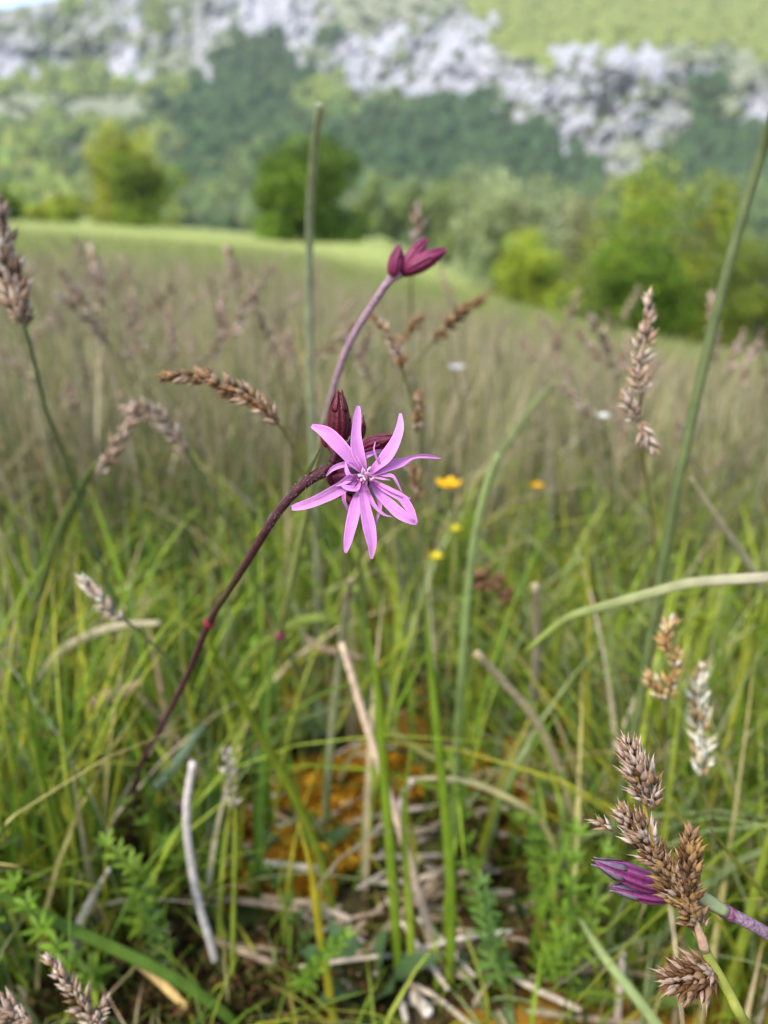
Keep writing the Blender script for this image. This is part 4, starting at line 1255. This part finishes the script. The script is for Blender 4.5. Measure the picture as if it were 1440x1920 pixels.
def bedstraw_proto(seed, green):
    r = np.random.default_rng(seed)
    t = thing('bedstraw', (0, 0, 0), 'bright green bedstraw with whorls of small leaves low in the grass', 'plant', 'bedstraw plants low in the grass')
    h = r.uniform(.10, .15)
    pts = smooth([[0, 0, 0], [r.normal(0, .008), r.normal(0, .008), h * .5], [r.normal(0, .02), r.normal(0, .02), h]], 16)
    mb = MB(); tube(mb, pts, np.linspace(.0016, .0009, 16), np.array(green) * .9, n=6, face=[0, -1, 0]); mb.build('stem', M_LEAF, t)
    for w in range(7):
        p = pts[4 + int(w * 11 / 6)]; mb = MB(); nl = 6; L = .015 * (1 - .07 * w)
        a0 = r.uniform(0, 6.28)
        for k in range(nl):
            v, f = leaf_shape(L * r.uniform(.8, 1.15), L * .30, 5, r.uniform(-.3, .25), .15)
            a = a0 + k * 6.283 / nl; tilt = r.uniform(.1, .6) + .05 * w
            ct, st = math.cos(tilt), math.sin(tilt)
            v = np.stack([v[:, 0] * ct - v[:, 2] * st, v[:, 1], v[:, 0] * st + v[:, 2] * ct], 1)
            ca, sa = math.cos(a), math.sin(a)
            v = np.stack([v[:, 0] * ca - v[:, 1] * sa, v[:, 0] * sa + v[:, 1] * ca, v[:, 2]], 1) + p
            mb.add(v, f, np.array(green) * r.uniform(.8, 1.25))
        mb.build('whorl', M_LEAF, t)
    return t


BP = [bedstraw_proto(300, (.135, .230, .020)), bedstraw_proto(301, (.115, .205, .022)), bedstraw_proto(302, (.165, .250, .025)), bedstraw_proto(303, (.105, .19, .035))]
UB = [[False] for _ in BP]
BSPOT = [(110, 1650), (60, 1700), (170, 1620), (220, 1640), (130, 1720), (320, 1330), (350, 1380), (280, 1360), (410, 1400), (300, 1290), (470, 1380), (1010, 1640), (1040, 1760), (1080, 1820), (1000, 1830), (960, 1880), (1060, 1700), (930, 1760),
         (1100, 1640), (1020, 1560), (980, 1900), (1120, 1780), (260, 1800), (300, 1850), (230, 1860), (340, 1760), (1330, 1860), (1380, 1800), (1250, 1780), (1400, 1700), (1160, 1500), (1380, 1500), (100, 1850), (420, 1760), (1020, 1480), (640, 1880), (540, 1890), (300, 1230), (700, 1330), (860, 1340), (1150, 1350), (1240, 1460), (1010, 1300), (60, 1420), (150, 1480), (20, 1560), (200, 1250), (250, 1200), (380, 1300), (560, 1250), (620, 1220), (760, 1230), (900, 1260), (960, 1220), (1060, 1260), (1120, 1220), (1220, 1260), (1300, 1300), (1400, 1260), (1360, 1380), (830, 1290), (480, 1250), (100, 1300), (440, 1200)]
rr = np.random.default_rng(41)
for i, (px, py) in enumerate(BSPOT):
    p, d = G(px, py)
    k = i % len(BP)
    o = place(BP[k], UB[k], p.tolist(), rr.uniform(0, 6.28), rr.uniform(.55, 1.05), (rr.normal(0, .25), rr.normal(0, .25)))
    where = ('among grass behind the flower stem' if py < 1420 else 'around the foot of the flower stem') if px < 480 else 'between the dead stalks' if px < 900 else ('in the grass above the sharp sedge' if py < 1600 else 'beside the sharp brown sedge')
    o['label'] = ('bright', 'mid', 'yellowish', 'bluish')[k] + ' green bedstraw with whorled small leaves ' + where


def herb_proto(seed, green, L, W, n, label, grp):
    r = np.random.default_rng(seed)
    t = thing('leafy_herb', (0, 0, 0), label, 'plant', grp)
    for k in range(n):
        v, f = leaf_shape(L * r.uniform(.7, 1.2), W * r.uniform(.8, 1.1), 8, r.uniform(.0, .5), .12)
        a = k * 2.4 + r.normal(0, .3); tilt = r.uniform(.35, 1.2)
        v[:, 0] += L * .25
        ct, st = math.cos(tilt), math.sin(tilt)
        v = np.stack([v[:, 0] * ct - v[:, 2] * st, v[:, 1], v[:, 0] * st + v[:, 2] * ct], 1)
        ca, sa = math.cos(a), math.sin(a)
        v = np.stack([v[:, 0] * ca - v[:, 1] * sa, v[:, 0] * sa + v[:, 1] * ca, v[:, 2]], 1)
        mb = MB(); mb.add(v, f, np.array(green) * r.uniform(.75, 1.2))
        tube(mb, smooth([[0, 0, 0], v[1] * .6, v[1]], 5), np.full(5, W * .08), np.array(green) * .8, n=5, face=[0, -1, 0.2])
        mb.build('leaf', M_LEAF, t)
    return t


HP = [herb_proto(400, (.14, .20, .045), .045, .022, 6, 'light green broad-leaved herb at the foot of the grass', 'broad-leaved herbs in the grass'),
      herb_proto(401, (.07, .125, .045), .04, .02, 7, 'light green broad-leaved herb at the foot of the grass', 'broad-leaved herbs in the grass'),
      herb_proto(402, (.12, .19, .08), .035, .02, 7, 'light green broad-leaved herb at the foot of the grass', 'broad-leaved herbs in the grass')]
UH = [[False] for _ in HP]
HSPOT = [(245, 1500), (345, 1480), (560, 1420), (500, 1440), (470, 1470), (600, 1400), (900, 1340), (760, 1330), (1100, 1420), (1340, 1700), (1420, 1640), (40, 1600), (330, 1640), (700, 1860), (900, 1850), (1180, 1880), (120, 1420), (980, 1360), (1300, 1560), (560, 1640), (1000, 1760), (420, 1330), (660, 1280), (820, 1250)]
for i, (px, py) in enumerate(HSPOT):
    p, d = G(px, py)
    k = i % len(HP)
    o = place(HP[k], UH[k], p.tolist(), rr.uniform(0, 6.28), rr.uniform(.6, 1.0), (rr.normal(0, .15), rr.normal(0, .15)))
    where = 'near the foot of the flower stem' if px < 430 else ('behind the orange moss' if py < 1460 else 'between the dead stalks') if px < 950 else 'around the sharp brown sedge'
    o['label'] = ('light green', 'dark green', 'grey-green')[k] + ' broad-leaved herb ' + where

# ------------------------------------------------------------------ buttercups and small white flowers
def small_flower(name, label, cat, px, py, d, rad, col, ground, npet=5, cup=.5, group=None):
    base, bd = G(*ground)
    t = thing(name, base, label, cat, group)
    top = P(px, py, d)
    mb = MB(); mid = (base + top) / 2 + np.array([.01, 0, .02])
    tube(mb, smooth([base, mid, top], 14), np.linspace(.002, .0014, 14), np.array([.15, .2, .04]), n=6); mb.build('stem', M_GRASS, t)
    for k in range(npet):
        v, f = leaf_shape(rad, rad * .85, 6, -cup, .12)
        a = k * 6.283 / npet
        ca, sa = math.cos(a), math.sin(a)
        v = np.stack([v[:, 0] * ca - v[:, 1] * sa, v[:, 0] * sa + v[:, 1] * ca, v[:, 2]], 1) + top
        mb = MB(); mb.add(v, f, np.array(col)); mb.build('petal', M_PETAL, t)
    mb = MB(); tube(mb, np.array([top, top + [0, 0, rad * .2], top + [0, 0, rad * .35]]), np.array([rad * .5, rad * .45, rad * .2]), np.array(col) * .7, n=8); mb.build('flower_head', M_PETAL, t)


YEL = (.80, .42, .010)
small_flower('buttercup', 'bright yellow buttercup in the grass beside the pink flower', 'flower', 840, 914, .56, .0105, YEL, (850, 1200))
small_flower('buttercup', 'dull yellow buttercup between the rush stem and the dark one', 'flower', 1006, 914, .85, .008, YEL, (1010, 1050))
small_flower('buttercup', 'pale yellow opening buttercup lowest beneath the bright one', 'flower', 816, 1050, .58, .006, (.62, .50, .02), (822, 1230), cup=.9)
small_flower('buttercup', 'half-open greenish yellow buttercup just under the bright one', 'flower', 852, 998, .60, .006, (.55, .48, .03), (850, 1215), cup=.9)
small_flower('white_flower', 'tiny white flower in the brown hay above the buttercup', 'flower', 856, 692, .75, .009, (.60, .58, .58), (856, 1000), cup=.4)
small_flower('white_flower', 'tiny white flower head near the upright pinkish sedge', 'flower', 1130, 784, .62, .006, (.66, .65, .60), (1132, 1080), cup=.6)

# ------------------------------------------------------------------ the air between here and the cliffs
def build_haze():
    v = [(x, y, z) for z in (-75, 620) for x, y in ((-1500, -60), (1500, -60), (1500, 1900), (-1500, 1900))]
    f = [(3, 2, 1, 0), (4, 5, 6, 7), (0, 1, 5, 4), (1, 2, 6, 5), (2, 3, 7, 6), (3, 0, 4, 7)]
    m = bpy.data.materials.new('haze')
    m.use_nodes = True
    N = m.node_tree.nodes
    N.remove(N['Principled BSDF'])
    pv = N.new('ShaderNodeVolumePrincipled')
    pv.inputs['Color'].default_value = (0.92, 0.95, 1.0, 1)
    pv.inputs['Density'].default_value = 0.00012
    m.node_tree.links.new(pv.outputs[0], N['Material Output'].inputs['Volume'])
    me = bpy.data.meshes.new('haze'); me.from_pydata(v, [], f); me.materials.append(m)
    o = bpy.data.objects.new('haze', me); COL.objects.link(o)
    tag(o, 'thin pale blue haze filling the valley air', 'haze', kind='stuff')


build_haze()
